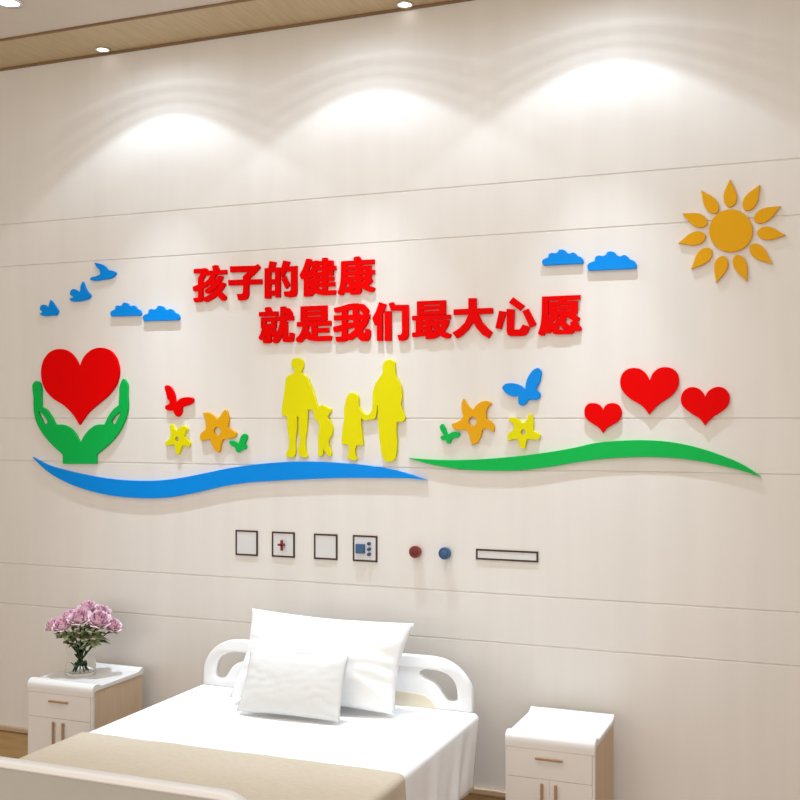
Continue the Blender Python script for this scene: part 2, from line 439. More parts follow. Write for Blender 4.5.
SHAPES = {
 'big_heart': [[[-3.9442,2.0777],[-3.9281,2.1424],[-3.8874,2.1847],[-3.8236,2.2005],[-3.7655,2.1862],[-3.7236,2.1511],[-3.6944,2.1011,1],[-3.6663,2.1542],[-3.6249,2.1873],[-3.5632,2.201],[-3.5021,2.1844],[-3.4615,2.1415],[-3.4444,2.0783],[-3.4615,2.0114],[-3.5071,1.9572],[-3.5837,1.9028],[-3.6404,1.8606],[-3.6944,1.7993,1],[-3.7341,1.8522],[-3.7919,1.8995],[-3.8714,1.9429],[-3.9248,1.9995]]],
 'hands': [[[-3.9808,2.0323],[-3.9571,2.0242],[-3.9442,1.9911],[-3.9431,1.9478],[-3.941,1.894,1],[-3.9141,1.8827],[-3.8874,1.8567],[-3.8501,1.8007,1],[-3.8024,1.7991],[-3.7498,1.7795],[-3.7132,1.7412],[-3.6902,1.7005,1],[-3.6611,1.7458],[-3.6249,1.7799],[-3.5837,1.7995],[-3.5356,1.8013,1],[-3.5021,1.8561],[-3.4716,1.8855],[-3.4464,1.9005,1],[-3.4434,1.9525],[-3.4393,2.0027],[-3.4162,2.0376],[-3.3962,2.0148],[-3.3921,1.9521],[-3.3911,1.8768],[-3.4112,1.8183],[-3.4464,1.7596],[-3.5021,1.7046],[-3.5868,1.6438,1],[-3.5878,1.5964,1],[-3.8014,1.5931,1],[-3.8014,1.6411,1],[-3.8767,1.6971],[-3.9302,1.7486],[-3.9733,1.8091],[-3.9917,1.8699],[-3.9949,1.9481],[-3.9949,2.022]],[[-3.9603,1.8716],[-3.9474,1.8646],[-3.9056,1.8058],[-3.9184,1.8014],[-3.942,1.8282]],[[-3.4373,1.8669],[-3.4504,1.8602],[-3.4889,1.8073],[-3.4767,1.8015],[-3.4545,1.8267]]],
 'bird_big': [[[-3.5995,2.6453,1],[-3.5679,2.6384],[-3.5365,2.6242],[-3.5139,2.6023],[-3.4927,2.5992],[-3.4653,2.5844],[-3.4802,2.5675],[-3.5491,2.5542],[-3.5995,2.5514],[-3.6287,2.557,1],[-3.6211,2.567],[-3.5869,2.5748],[-3.5616,2.586],[-3.5679,2.6051],[-3.5869,2.6248]]],
 'bird_mid': [[[-3.6733,2.5507,1],[-3.6631,2.5261],[-3.644,2.496],[-3.6249,2.4722],[-3.6338,2.4611],[-3.6631,2.4528],[-3.7208,2.4478],[-3.7465,2.4509],[-3.7595,2.4641,1],[-3.7336,2.4715],[-3.753,2.4828,1],[-3.7543,2.4987],[-3.7362,2.5137],[-3.7143,2.5064],[-3.7002,2.4942],[-3.69,2.5032],[-3.6874,2.5241]]],
 'bird_small': [[[-3.8833,2.4617,1],[-3.8701,2.4485],[-3.8505,2.4233],[-3.8335,2.3983],[-3.84,2.3848],[-3.8833,2.38],[-3.936,2.3808],[-3.9559,2.3921,1],[-3.936,2.3999],[-3.9519,2.4133,1],[-3.9466,2.4323],[-3.9294,2.4391],[-3.9122,2.431],[-3.899,2.4199],[-3.8912,2.4387]]],
 'cloud4': [[[-1.0053,2.4801],[-1.0071,2.495],[-1.0012,2.5037],[-0.988,2.5089],[-0.976,2.5142],[-0.9724,2.5288],[-0.9593,2.5358],[-0.9385,2.5329],[-0.9267,2.5381],[-0.9207,2.5479],[-0.906,2.5506],[-0.8883,2.5437],[-0.8777,2.5313],[-0.8677,2.5272],[-0.8472,2.5319],[-0.8326,2.5229],[-0.8239,2.5119],[-0.8076,2.5051],[-0.7977,2.49],[-0.7965,2.4782],[-0.8035,2.4709,1],[-1.0012,2.4727,1]]],
 'cloud1': [[[-3.4954,2.3675],[-3.497,2.3806],[-3.4918,2.3883],[-3.4801,2.3928],[-3.4694,2.3975],[-3.4662,2.4103],[-3.4546,2.4165],[-3.4362,2.4139],[-3.4257,2.4185],[-3.4204,2.4271],[-3.4073,2.4295],[-3.3916,2.4234],[-3.3822,2.4125],[-3.3733,2.4089],[-3.3551,2.413],[-3.3422,2.4051],[-3.3344,2.3955],[-3.32,2.3895],[-3.3112,2.3762],[-3.3101,2.3659],[-3.3163,2.3595,1],[-3.4918,2.3611,1]]],
 'cloud2': [[[-3.2961,2.3374],[-3.2979,2.3516],[-3.2918,2.3599],[-3.2782,2.3649],[-3.2657,2.37],[-3.262,2.3839],[-3.2484,2.3906],[-3.2269,2.3878],[-3.2146,2.3928],[-3.2084,2.4021],[-3.1932,2.4047],[-3.1749,2.3981],[-3.1639,2.3863],[-3.1535,2.3824],[-3.1323,2.3869],[-3.1171,2.3783],[-3.1081,2.3678],[-3.0912,2.3613],[-3.081,2.3469],[-3.0797,2.3356],[-3.087,2.3286,1],[-3.2918,2.3304,1]]],
 'cloud3': [[[-1.2062,2.5121],[-1.2077,2.5246],[-1.2026,2.5319],[-1.1912,2.5362],[-1.1808,2.5407],[-1.1777,2.5529],[-1.1664,2.5588],[-1.1484,2.5564],[-1.1382,2.5607],[-1.133,2.5689],[-1.1203,2.5712],[-1.1051,2.5654],[-1.0959,2.555],[-1.0872,2.5516],[-1.0695,2.5555],[-1.0569,2.548],[-1.0494,2.5388],[-1.0353,2.5331],[-1.0268,2.5204],[-1.0257,2.5105],[-1.0318,2.5044,1],[-1.2026,2.5059,1]]],
 'red_butterfly': [[[-3.1644,1.9958],[-3.1554,2.0008],[-3.1368,1.9943],[-3.1182,1.9732],[-3.1071,1.9511],[-3.1019,1.9226],[-3.0975,1.9113,1],[-3.0812,1.9288],[-3.0517,1.9381],[-3.0187,1.9391],[-2.9982,1.9314],[-2.9982,1.9158],[-3.0187,1.9033],[-3.0444,1.8953],[-3.0643,1.8878],[-3.065,1.869],[-3.0738,1.8501],[-3.0886,1.8407],[-3.1049,1.8514],[-3.1145,1.871,1],[-3.1405,1.8723],[-3.1629,1.8831],[-3.1614,1.8977],[-3.1443,1.9039],[-3.1361,1.9134],[-3.1495,1.9324],[-3.1592,1.9641],[-3.1659,1.9832]]],
 'yellow_flower1': [[[-3.1346,1.7965],[-3.122,1.8028],[-3.1108,1.7839],[-3.096,1.767,1],[-3.0812,1.784],[-3.0628,1.7935],[-3.0407,1.7923],[-3.0282,1.776,1],[-3.037,1.7716],[-3.0444,1.7559],[-3.0503,1.742,1],[-3.0282,1.7246],[-3.0165,1.7059],[-3.0224,1.6889,1],[-3.0407,1.6944],[-3.0628,1.6961,1],[-3.0702,1.6771],[-3.0834,1.6537],[-3.096,1.6523],[-3.1034,1.6799],[-3.1108,1.7019,1],[-3.1331,1.6973],[-3.1569,1.6971],[-3.1666,1.7122,1],[-3.148,1.7206],[-3.1316,1.7396,1],[-3.1294,1.7618],[-3.1331,1.7807]],[[-3.0797,1.728],[-3.0803,1.7243],[-3.082,1.721],[-3.0846,1.7183],[-3.0879,1.7166],[-3.0916,1.7159],[-3.0952,1.7165],[-3.0985,1.7182],[-3.1011,1.7208],[-3.1028,1.7241],[-3.1034,1.7278],[-3.1028,1.7315],[-3.1011,1.7349],[-3.0985,1.7376],[-3.0952,1.7393],[-3.0916,1.7399],[-3.0879,1.7393],[-3.0846,1.7376],[-3.082,1.735],[-3.0803,1.7317]]],
 'orange_flower1': [[[-2.9422,1.8593,1],[-2.9133,1.8624],[-2.8845,1.8499],[-2.8594,1.8282,1],[-2.8415,1.8437],[-2.8236,1.8684],[-2.8129,1.8758],[-2.8001,1.8591],[-2.793,1.8313],[-2.7987,1.788,1],[-2.7704,1.7727],[-2.7506,1.7574],[-2.7548,1.7439,1],[-2.7774,1.7357],[-2.7987,1.7325],[-2.8272,1.7292,1],[-2.8379,1.7012],[-2.845,1.6702],[-2.8522,1.6633,1],[-2.8701,1.673],[-2.8845,1.6946],[-2.8989,1.7287,1],[-2.9277,1.7253],[-2.9495,1.7189,1],[-2.9582,1.7345],[-2.9531,1.7564],[-2.9386,1.7689],[-2.9241,1.7814,1],[-2.9241,1.8126],[-2.9314,1.8375]],[[-2.8372,1.7694],[-2.8382,1.763],[-2.8411,1.7573],[-2.8457,1.7528],[-2.8515,1.7498],[-2.8579,1.7488],[-2.8644,1.7498],[-2.8702,1.7526],[-2.8748,1.7571],[-2.8777,1.7628],[-2.8787,1.7692],[-2.8777,1.7755],[-2.8748,1.7812],[-2.8702,1.7858],[-2.8644,1.7887],[-2.8579,1.7897],[-2.8515,1.7887],[-2.8457,1.7859],[-2.8411,1.7813],[-2.8382,1.7757]]],
 'green_butterfly1': [[[-2.7895,1.719],[-2.7774,1.7234],[-2.7562,1.7174],[-2.7365,1.7071,1],[-2.7315,1.7268],[-2.721,1.7484],[-2.7055,1.7577],[-2.6915,1.7516],[-2.6929,1.7301],[-2.7013,1.7086],[-2.6943,1.6964],[-2.6985,1.6829],[-2.714,1.6803],[-2.7245,1.6746],[-2.7386,1.6652],[-2.7506,1.6713],[-2.7562,1.6866],[-2.7774,1.6987],[-2.7881,1.7109]]],
 'man': [[[-2.415,2.1239],[-2.4398,2.1161],[-2.446,2.0968],[-2.4398,2.076],[-2.4258,2.0584],[-2.4336,2.0495],[-2.4593,2.0416],[-2.471,2.0314],[-2.4788,1.9968],[-2.4866,1.9413],[-2.496,1.8857],[-2.4975,1.851,1],[-2.471,1.8426,1],[-2.4647,1.7746],[-2.4569,1.7192],[-2.4608,1.6845],[-2.4749,1.658],[-2.471,1.6455,1],[-2.4321,1.646,1],[-2.4227,1.6676],[-2.4243,1.7125],[-2.4165,1.7748],[-2.415,1.8426,1],[-2.4073,1.8426,1],[-2.4049,1.7749],[-2.3995,1.7197],[-2.4088,1.6781],[-2.4011,1.6575],[-2.3779,1.6447],[-2.3587,1.647,1],[-2.3679,1.6786],[-2.3702,1.7199],[-2.3625,1.7751],[-2.3595,1.8301],[-2.3564,1.8749,1],[-2.3334,1.8748,1],[-2.3227,1.8576],[-2.3219,1.8384],[-2.3128,1.8219,1],[-2.3029,1.8795,1],[-2.3128,1.9091],[-2.3242,1.9469],[-2.3434,1.9952],[-2.3625,2.0299],[-2.3818,2.0453],[-2.3918,2.0544],[-2.3841,2.0715],[-2.381,2.0956],[-2.3895,2.1165]]],
 'boy': [[[-2.3029,1.8795,1],[-2.2952,1.8918],[-2.2785,1.8952],[-2.2558,1.8848],[-2.2354,1.8766],[-2.2354,1.8629],[-2.2467,1.852],[-2.2512,1.8404],[-2.2369,1.8165],[-2.2241,1.779],[-2.2293,1.7551],[-2.2407,1.7387,1],[-2.2467,1.7209],[-2.2452,1.7004],[-2.2331,1.6698],[-2.2346,1.6562],[-2.2497,1.6539],[-2.2633,1.6729],[-2.2747,1.6865,1],[-2.28,1.6556],[-2.2975,1.6513],[-2.3013,1.6862],[-2.3013,1.7479],[-2.3029,1.8164],[-2.3128,1.8219,1]]],
 'girl': [[[-2.1191,1.9534],[-2.1006,1.9465],[-2.0895,1.9215],[-2.0895,1.8911],[-2.0784,1.8708],[-2.0637,1.8539],[-2.0402,1.8492,1],[-2.0402,1.8256,1],[-2.0527,1.8229],[-2.0674,1.8277],[-2.0784,1.8344,1],[-2.0777,1.8034],[-2.0711,1.7495],[-2.0666,1.7064,1],[-2.1006,1.7081,1],[-2.108,1.6884],[-2.108,1.6614],[-2.0999,1.6378],[-2.1154,1.6356],[-2.1488,1.6473,1],[-2.1414,1.6677],[-2.1436,1.7084,1],[-2.1795,1.7135,1],[-2.175,1.776],[-2.166,1.8303],[-2.1638,1.8846],[-2.1585,1.9083],[-2.1488,1.9388],[-2.1377,1.9502]]],
 'woman': [[[-1.9289,2.1059],[-1.9109,2.0969],[-1.9052,2.0635],[-1.9023,2.0301],[-1.8858,2.0033],[-1.8715,1.9632],[-1.8715,1.9234],[-1.8786,1.9002,1],[-1.8715,1.8769],[-1.8607,1.8503],[-1.8564,1.8304],[-1.8679,1.8171],[-1.8965,1.8171,1],[-1.8994,1.7771],[-1.8958,1.7239],[-1.8994,1.6706],[-1.9073,1.6439],[-1.9289,1.6316],[-1.9542,1.6352],[-1.9687,1.6564],[-1.9796,1.7098],[-1.9869,1.7634],[-1.9912,1.817],[-1.9927,1.894,1],[-1.9963,1.894,1],[-1.9993,1.8572],[-2.008,1.8317],[-2.0402,1.8256,1],[-2.0402,1.8492,1],[-2.027,1.864],[-2.0197,1.8975],[-2.0182,1.9512],[-2.0051,1.9947],[-1.9832,2.0246],[-1.9687,2.0445],[-1.9687,2.0779],[-1.9564,2.0991]]],
 'blue_wave': [[[-4.0031,1.6264,1],[-3.9076,1.5878],[-3.7931,1.5616],[-3.6472,1.537],[-3.5145,1.5214],[-3.3517,1.514],[-3.2229,1.5167],[-3.0957,1.53],[-2.9422,1.5576],[-2.7913,1.5871],[-2.6441,1.6077],[-2.4791,1.6224],[-2.3445,1.6263],[-2.1863,1.622],[-2.0317,1.6113],[-1.9205,1.5959],[-1.8209,1.5723],[-1.7491,1.5499,1],[-1.8209,1.5557],[-1.9809,1.5552],[-2.1863,1.551],[-2.3445,1.543],[-2.5173,1.5317],[-2.6926,1.5172],[-2.8415,1.4936],[-2.9928,1.4595],[-3.148,1.4328],[-3.2531,1.4259],[-3.3517,1.4258],[-3.5145,1.4359],[-3.6472,1.4591],[-3.7705,1.493],[-3.9076,1.5554]]],
 'green_wave': [[[-1.8407,1.6503,1],[-1.714,1.6443],[-1.5521,1.6461],[-1.3936,1.6577],[-1.2393,1.6761],[-1.0608,1.7065],[-0.9734,1.7268],[-0.8658,1.7376],[-0.7601,1.7405],[-0.6561,1.7337],[-0.5538,1.7136],[-0.4532,1.6815],[-0.3543,1.6376],[-0.2918,1.5945,1],[-0.3543,1.6146],[-0.4532,1.6393],[-0.5538,1.6573],[-0.6561,1.6672],[-0.7811,1.6689],[-0.9194,1.6602],[-1.0476,1.6437],[-1.1897,1.6179],[-1.2902,1.6047],[-1.4462,1.5983],[-1.6055,1.605],[-1.7692,1.6311]]],
 'heart_small': [[[-1.0205,1.8586],[-1.017,1.8802],[-1.0039,1.8953],[-0.9843,1.8995],[-0.9626,1.8951],[-0.9453,1.8799],[-0.9388,1.8661,1],[-0.9323,1.8842],[-0.9173,1.8957],[-0.8979,1.8991],[-0.8744,1.8904],[-0.8603,1.8668],[-0.8616,1.8433],[-0.8787,1.8176],[-0.9044,1.8025],[-0.9259,1.7874],[-0.9388,1.7701,1],[-0.9561,1.7916],[-0.9821,1.8088],[-1.0039,1.8239],[-1.0178,1.8434]]],
 'heart_large': [[[-0.8658,1.9888],[-0.8594,2.0187],[-0.8403,2.0397],[-0.8064,2.0485],[-0.7769,2.0408],[-0.7559,2.0214],[-0.7412,1.9936,1],[-0.7266,2.0251],[-0.7058,2.043],[-0.6767,2.0497],[-0.6478,2.0429],[-0.6273,2.0236],[-0.6199,1.9941],[-0.6252,1.9648],[-0.6437,1.9356],[-0.6726,1.9126],[-0.7058,1.8896],[-0.7245,1.8707],[-0.7433,1.8495,1],[-0.7601,1.8729],[-0.7811,1.8921],[-0.8149,1.9114],[-0.8445,1.9373],[-0.8616,1.9631]]],
 'heart_medium': [[[-0.6117,1.9143],[-0.6068,1.9374],[-0.5904,1.9561],[-0.5619,1.9641],[-0.5376,1.9555],[-0.5215,1.9387],[-0.5134,1.922,1],[-0.5033,1.9427],[-0.4812,1.9591],[-0.4572,1.9642],[-0.4333,1.9545],[-0.4174,1.9316],[-0.4155,1.9089],[-0.4274,1.8801],[-0.4532,1.8574],[-0.4812,1.8388],[-0.5146,1.8043,1],[-0.5336,1.8305],[-0.5619,1.8493],[-0.5925,1.8724],[-0.6088,1.8934]]],
 'orange_flower2': [[[-1.5726,1.923,1],[-1.5595,1.9043],[-1.5432,1.8825],[-1.5269,1.8719,1],[-1.5075,1.8947],[-1.4816,1.91],[-1.4526,1.9086],[-1.4398,1.8987,1],[-1.4558,1.8852],[-1.4655,1.8606],[-1.4642,1.831,1],[-1.443,1.8205],[-1.4282,1.799],[-1.4289,1.7713,1],[-1.4462,1.7817],[-1.4655,1.7878],[-1.4835,1.7816,1],[-1.4913,1.7494],[-1.5107,1.7215],[-1.5302,1.7132,1],[-1.538,1.7305],[-1.5465,1.7615],[-1.5595,1.7831,1],[-1.589,1.7812],[-1.6186,1.786],[-1.6298,1.8079,1],[-1.6087,1.8141],[-1.5857,1.8266],[-1.5726,1.8422,1],[-1.5805,1.8733],[-1.5811,1.8981]],[[-1.5088,1.8198],[-1.5097,1.8133],[-1.5125,1.8075],[-1.5168,1.8028],[-1.5222,1.7998],[-1.5283,1.7988],[-1.5343,1.7998],[-1.5397,1.8027],[-1.5441,1.8074],[-1.5468,1.8133],[-1.5478,1.8198],[-1.5468,1.8263],[-1.5441,1.8322],[-1.5397,1.8369],[-1.5343,1.8399],[-1.5283,1.8409],[-1.5222,1.8399],[-1.5168,1.8369],[-1.5125,1.8322],[-1.5097,1.8263]]],
 'yellow_flower2': [[[-1.3632,1.8328,1],[-1.3442,1.8371],[-1.319,1.831],[-1.2976,1.8115,1],[-1.2876,1.8146,1],[-1.275,1.8298],[-1.2688,1.848],[-1.2563,1.851],[-1.2488,1.8298],[-1.2469,1.7995],[-1.2488,1.7783,1],[-1.2314,1.7692],[-1.2153,1.7584],[-1.2208,1.7427],[-1.2501,1.74],[-1.2763,1.7417,1],[-1.2813,1.7204],[-1.2863,1.7002],[-1.3001,1.6989],[-1.3127,1.7201],[-1.3177,1.7414,1],[-1.3379,1.7394],[-1.36,1.7331,1],[-1.3664,1.7533],[-1.3537,1.7717],[-1.3347,1.7809,1],[-1.3379,1.8054],[-1.3505,1.8188]],[[-1.2819,1.772],[-1.2825,1.7681],[-1.2841,1.7645],[-1.2866,1.7617],[-1.2897,1.7598],[-1.2932,1.7592],[-1.2967,1.7598],[-1.2998,1.7616],[-1.3023,1.7644],[-1.304,1.768],[-1.3045,1.7719],[-1.304,1.7759],[-1.3023,1.7795],[-1.2998,1.7823],[-1.2967,1.7841],[-1.2932,1.7848],[-1.2897,1.7841],[-1.2866,1.7823],[-1.2841,1.7795],[-1.2825,1.776]]],
 'green_butterfly2': [[[-1.6849,1.7983],[-1.6762,1.8078],[-1.6629,1.7953],[-1.6536,1.7734],[-1.647,1.7578,1],[-1.6318,1.7685],[-1.6087,1.7724],[-1.5903,1.7644],[-1.5943,1.7519],[-1.6153,1.7436],[-1.6318,1.736],[-1.6364,1.7204],[-1.6483,1.7184],[-1.6563,1.7327],[-1.6749,1.7357],[-1.6829,1.7451],[-1.6762,1.7545],[-1.6682,1.7558],[-1.6802,1.7764]]],
 'blue_butterfly': [[[-1.3899,1.9708],[-1.3791,1.9841],[-1.3537,1.99],[-1.3221,1.9853],[-1.297,1.9728],[-1.2844,1.9593,1],[-1.28,1.9939],[-1.2625,2.0301],[-1.2438,2.0493],[-1.2283,2.0551],[-1.214,2.0445],[-1.2128,2.0173],[-1.2221,1.9872],[-1.2345,1.9619],[-1.2283,1.9539],[-1.2159,1.9417],[-1.2202,1.9236],[-1.2376,1.9146],[-1.2688,1.9148],[-1.2813,1.8997],[-1.297,1.8894],[-1.3127,1.8968],[-1.3171,1.9151],[-1.3158,1.9322],[-1.3379,1.9305],[-1.3632,1.9399],[-1.3823,1.9554]]],
 'sun_disc': [[[-0.3249,2.6021],[-0.326,2.5885],[-0.3291,2.5754],[-0.3342,2.5631],[-0.3412,2.5518],[-0.3499,2.5419],[-0.3601,2.5336],[-0.3715,2.5271],[-0.3839,2.5225],[-0.397,2.52],[-0.4105,2.5197],[-0.424,2.5216],[-0.4372,2.5256],[-0.4498,2.5316],[-0.4614,2.5395],[-0.4718,2.5491],[-0.4806,2.5601],[-0.4878,2.5724],[-0.493,2.5855],[-0.4962,2.5992],[-0.4973,2.6131],[-0.4962,2.6269],[-0.493,2.6402],[-0.4878,2.6527],[-0.4806,2.664],[-0.4718,2.6739],[-0.4614,2.6822],[-0.4498,2.6886],[-0.4372,2.693],[-0.424,2.6953],[-0.4105,2.6954],[-0.397,2.6934],[-0.3839,2.6892],[-0.3715,2.6831],[-0.3601,2.6751],[-0.3499,2.6655],[-0.3412,2.6545],[-0.3342,2.6423],[-0.3291,2.6293],[-0.326,2.6158]]],
 'sun_rays': [[[-0.4135,2.8206,1],[-0.4234,2.7983],[-0.4358,2.7703],[-0.4397,2.7439],[-0.4334,2.7214],[-0.4135,2.7049],[-0.3936,2.7185],[-0.3874,2.74],[-0.3913,2.7668],[-0.4035,2.7967]],[[-0.2963,2.7884,1],[-0.3164,2.7742],[-0.3415,2.7563],[-0.3584,2.7354],[-0.3643,2.7125],[-0.3549,2.6878],[-0.3303,2.6893],[-0.3138,2.7048],[-0.3037,2.7302],[-0.2996,2.7625]],[[-0.2164,2.6956,1],[-0.2413,2.6942],[-0.2725,2.6923],[-0.2979,2.6837],[-0.3142,2.6677],[-0.3179,2.6422],[-0.295,2.6307],[-0.2726,2.6351],[-0.2512,2.651],[-0.2318,2.6757]],[[-0.1974,2.5757,1],[-0.2182,2.5895],[-0.2444,2.6068],[-0.2693,2.6152],[-0.2909,2.6126],[-0.3074,2.5948],[-0.295,2.5721],[-0.2747,2.5621],[-0.2489,2.5617],[-0.2203,2.5694]],[[-0.2481,2.4611,1],[-0.2588,2.4849],[-0.2723,2.5146],[-0.2894,2.5365],[-0.3097,2.5476],[-0.3337,2.5436],[-0.3354,2.518],[-0.323,2.4976],[-0.3007,2.4815],[-0.2715,2.4701]],[[-0.3473,2.3955,1],[-0.3466,2.421],[-0.3459,2.4529],[-0.3521,2.4797],[-0.3659,2.4986],[-0.3897,2.5062],[-0.4025,2.4849],[-0.4002,2.4617],[-0.3868,2.4375],[-0.3648,2.4141]],[[-0.469,2.3962,1],[-0.4533,2.4146],[-0.4338,2.4376],[-0.423,2.4611],[-0.4233,2.4838],[-0.4385,2.5046],[-0.4617,2.4973],[-0.4736,2.4789],[-0.4768,2.4526],[-0.4726,2.4213]],[[-0.5701,2.4573,1],[-0.5467,2.4657],[-0.5177,2.4763],[-0.4966,2.4916],[-0.486,2.5116],[-0.4901,2.5373],[-0.5149,2.5424],[-0.5346,2.5321],[-0.5502,2.5107],[-0.5613,2.4811]],[[-0.6222,2.5695,1],[-0.5972,2.5642],[-0.5662,2.5577],[-0.5398,2.5593],[-0.5206,2.5705],[-0.5118,2.5941],[-0.5314,2.6114],[-0.554,2.6133],[-0.5783,2.6036],[-0.6027,2.5848]],[[-0.6068,2.6925,1],[-0.5905,2.6728],[-0.5701,2.6483],[-0.5484,2.6329],[-0.5267,2.6291],[-0.5057,2.6411],[-0.5108,2.6664],[-0.5274,2.682],[-0.5522,2.6902],[-0.5824,2.6915]],[[-0.5299,2.7845,1],[-0.5254,2.7593],[-0.5196,2.7279],[-0.5081,2.703],[-0.4908,2.6877],[-0.466,2.6857],[-0.4579,2.7093],[-0.4648,2.7314],[-0.4827,2.7519],[-0.5088,2.7701]]],
 'glyphs': {
  '孩': [[[-2.9297,2.414],[-2.9381,2.4251],[-2.9379,2.4352],[-2.9171,2.443],[-2.9054,2.4487],[-2.8975,2.4527],[-2.8787,2.4646],[-2.8614,2.4796],[-2.8504,2.4917],[-2.8401,2.5069],[-2.8285,2.507],[-2.8135,2.5018],[-2.8135,2.4922],[-2.8229,2.4786],[-2.8383,2.4611],[-2.8378,2.4601],[-2.8173,2.4433],[-2.8084,2.4343],[-2.8084,2.4242],[-2.8177,2.4165],[-2.8201,2.4156],[-2.8317,2.4158],[-2.8485,2.4323],[-2.8588,2.4411],[-2.8611,2.4422],[-2.8844,2.4281],[-2.9036,2.4193],[-2.918,2.4139]],[[-2.9903,2.4148],[-2.996,2.4268],[-2.9961,2.4365],[-2.995,2.4372],[-2.974,2.4367],[-2.9712,2.4373],[-2.9698,2.4386],[-2.9696,2.473],[-2.9707,2.4738],[-2.9843,2.4697],[-2.9964,2.4699],[-2.9998,2.484],[-2.9998,2.4928],[-2.9698,2.502],[-2.9694,2.5354],[-2.9613,2.5468],[-2.9545,2.5582],[-2.9553,2.5589],[-2.9948,2.5591],[-2.9948,2.5811],[-2.9418,2.5813],[-2.9381,2.5822],[-2.926,2.5822],[-2.9166,2.5759],[-2.9164,2.5697],[-2.9157,2.5686],[-2.8821,2.5686],[-2.8813,2.5697],[-2.887,2.5811],[-2.8867,2.5903],[-2.8737,2.5945],[-2.8616,2.5945],[-2.8601,2.5934],[-2.855,2.5842],[-2.8493,2.5688],[-2.8075,2.5682],[-2.8072,2.5473],[-2.8079,2.5462],[-2.8625,2.5462],[-2.8639,2.5453],[-2.8771,2.524],[-2.8776,2.5226],[-2.877,2.522],[-2.8686,2.5225],[-2.8658,2.5233],[-2.8537,2.5404],[-2.8411,2.5404],[-2.8289,2.5364],[-2.8282,2.5354],[-2.8284,2.5257],[-2.8372,2.5125],[-2.8479,2.4998],[-2.8635,2.4847],[-2.8764,2.4743],[-2.8872,2.4672],[-2.8952,2.4623],[-2.9106,2.4547],[-2.9222,2.455],[-2.9302,2.4655],[-2.9303,2.4747],[-2.9106,2.4852],[-2.8946,2.4958],[-2.892,2.4985],[-2.9012,2.4978],[-2.9073,2.4965],[-2.9162,2.4964],[-2.9176,2.4904],[-2.9423,2.4827],[-2.943,2.4813],[-2.943,2.4295],[-2.9436,2.4251],[-2.9459,2.4202],[-2.9507,2.4171],[-2.96,2.4152]],[[-2.9428,2.5099],[-2.9311,2.5127],[-2.9243,2.513],[-2.9236,2.5187],[-2.9152,2.5217],[-2.911,2.5251],[-2.903,2.5363],[-2.8975,2.5459],[-2.9278,2.5459],[-2.9428,2.5248]]],
  '子': [[[-2.7859,2.5839],[-2.6427,2.5796],[-2.6302,2.5868],[-2.6177,2.5691],[-2.6545,2.5343],[-2.6754,2.5219],[-2.6754,2.5139],[-2.6094,2.5126],[-2.6094,2.4882],[-2.6824,2.4885],[-2.6824,2.4377],[-2.6894,2.4208],[-2.7104,2.4131],[-2.7386,2.4142],[-2.7477,2.4454],[-2.7175,2.4453],[-2.7126,2.4543],[-2.7104,2.488],[-2.7952,2.4894],[-2.7952,2.5165],[-2.7126,2.5151],[-2.7126,2.531],[-2.6859,2.5512],[-2.7845,2.5543]]],
  '的': [[[-2.5921,2.5647],[-2.5714,2.5649],[-2.5646,2.598],[-2.5303,2.5919],[-2.5392,2.5651],[-2.5077,2.5647],[-2.5077,2.4194],[-2.5323,2.4192],[-2.5323,2.4302],[-2.5611,2.4295],[-2.5611,2.4156],[-2.5921,2.4168]],[[-2.5597,2.543],[-2.535,2.543],[-2.535,2.5091],[-2.5597,2.509]],[[-2.5597,2.4841],[-2.535,2.4842],[-2.535,2.4545],[-2.5597,2.4544]],[[-2.4893,2.5975],[-2.4554,2.5897],[-2.4642,2.566],[-2.4169,2.5678],[-2.4169,2.4355],[-2.425,2.4208],[-2.4554,2.4161],[-2.4825,2.422],[-2.4873,2.4464],[-2.4554,2.4462],[-2.4486,2.455],[-2.4486,2.5435],[-2.4757,2.5425],[-2.4961,2.5133],[-2.5016,2.5268],[-2.5029,2.5378],[-2.4995,2.566]],[[-2.4995,2.5074],[-2.4805,2.5258],[-2.4554,2.4763],[-2.4757,2.4592]]],
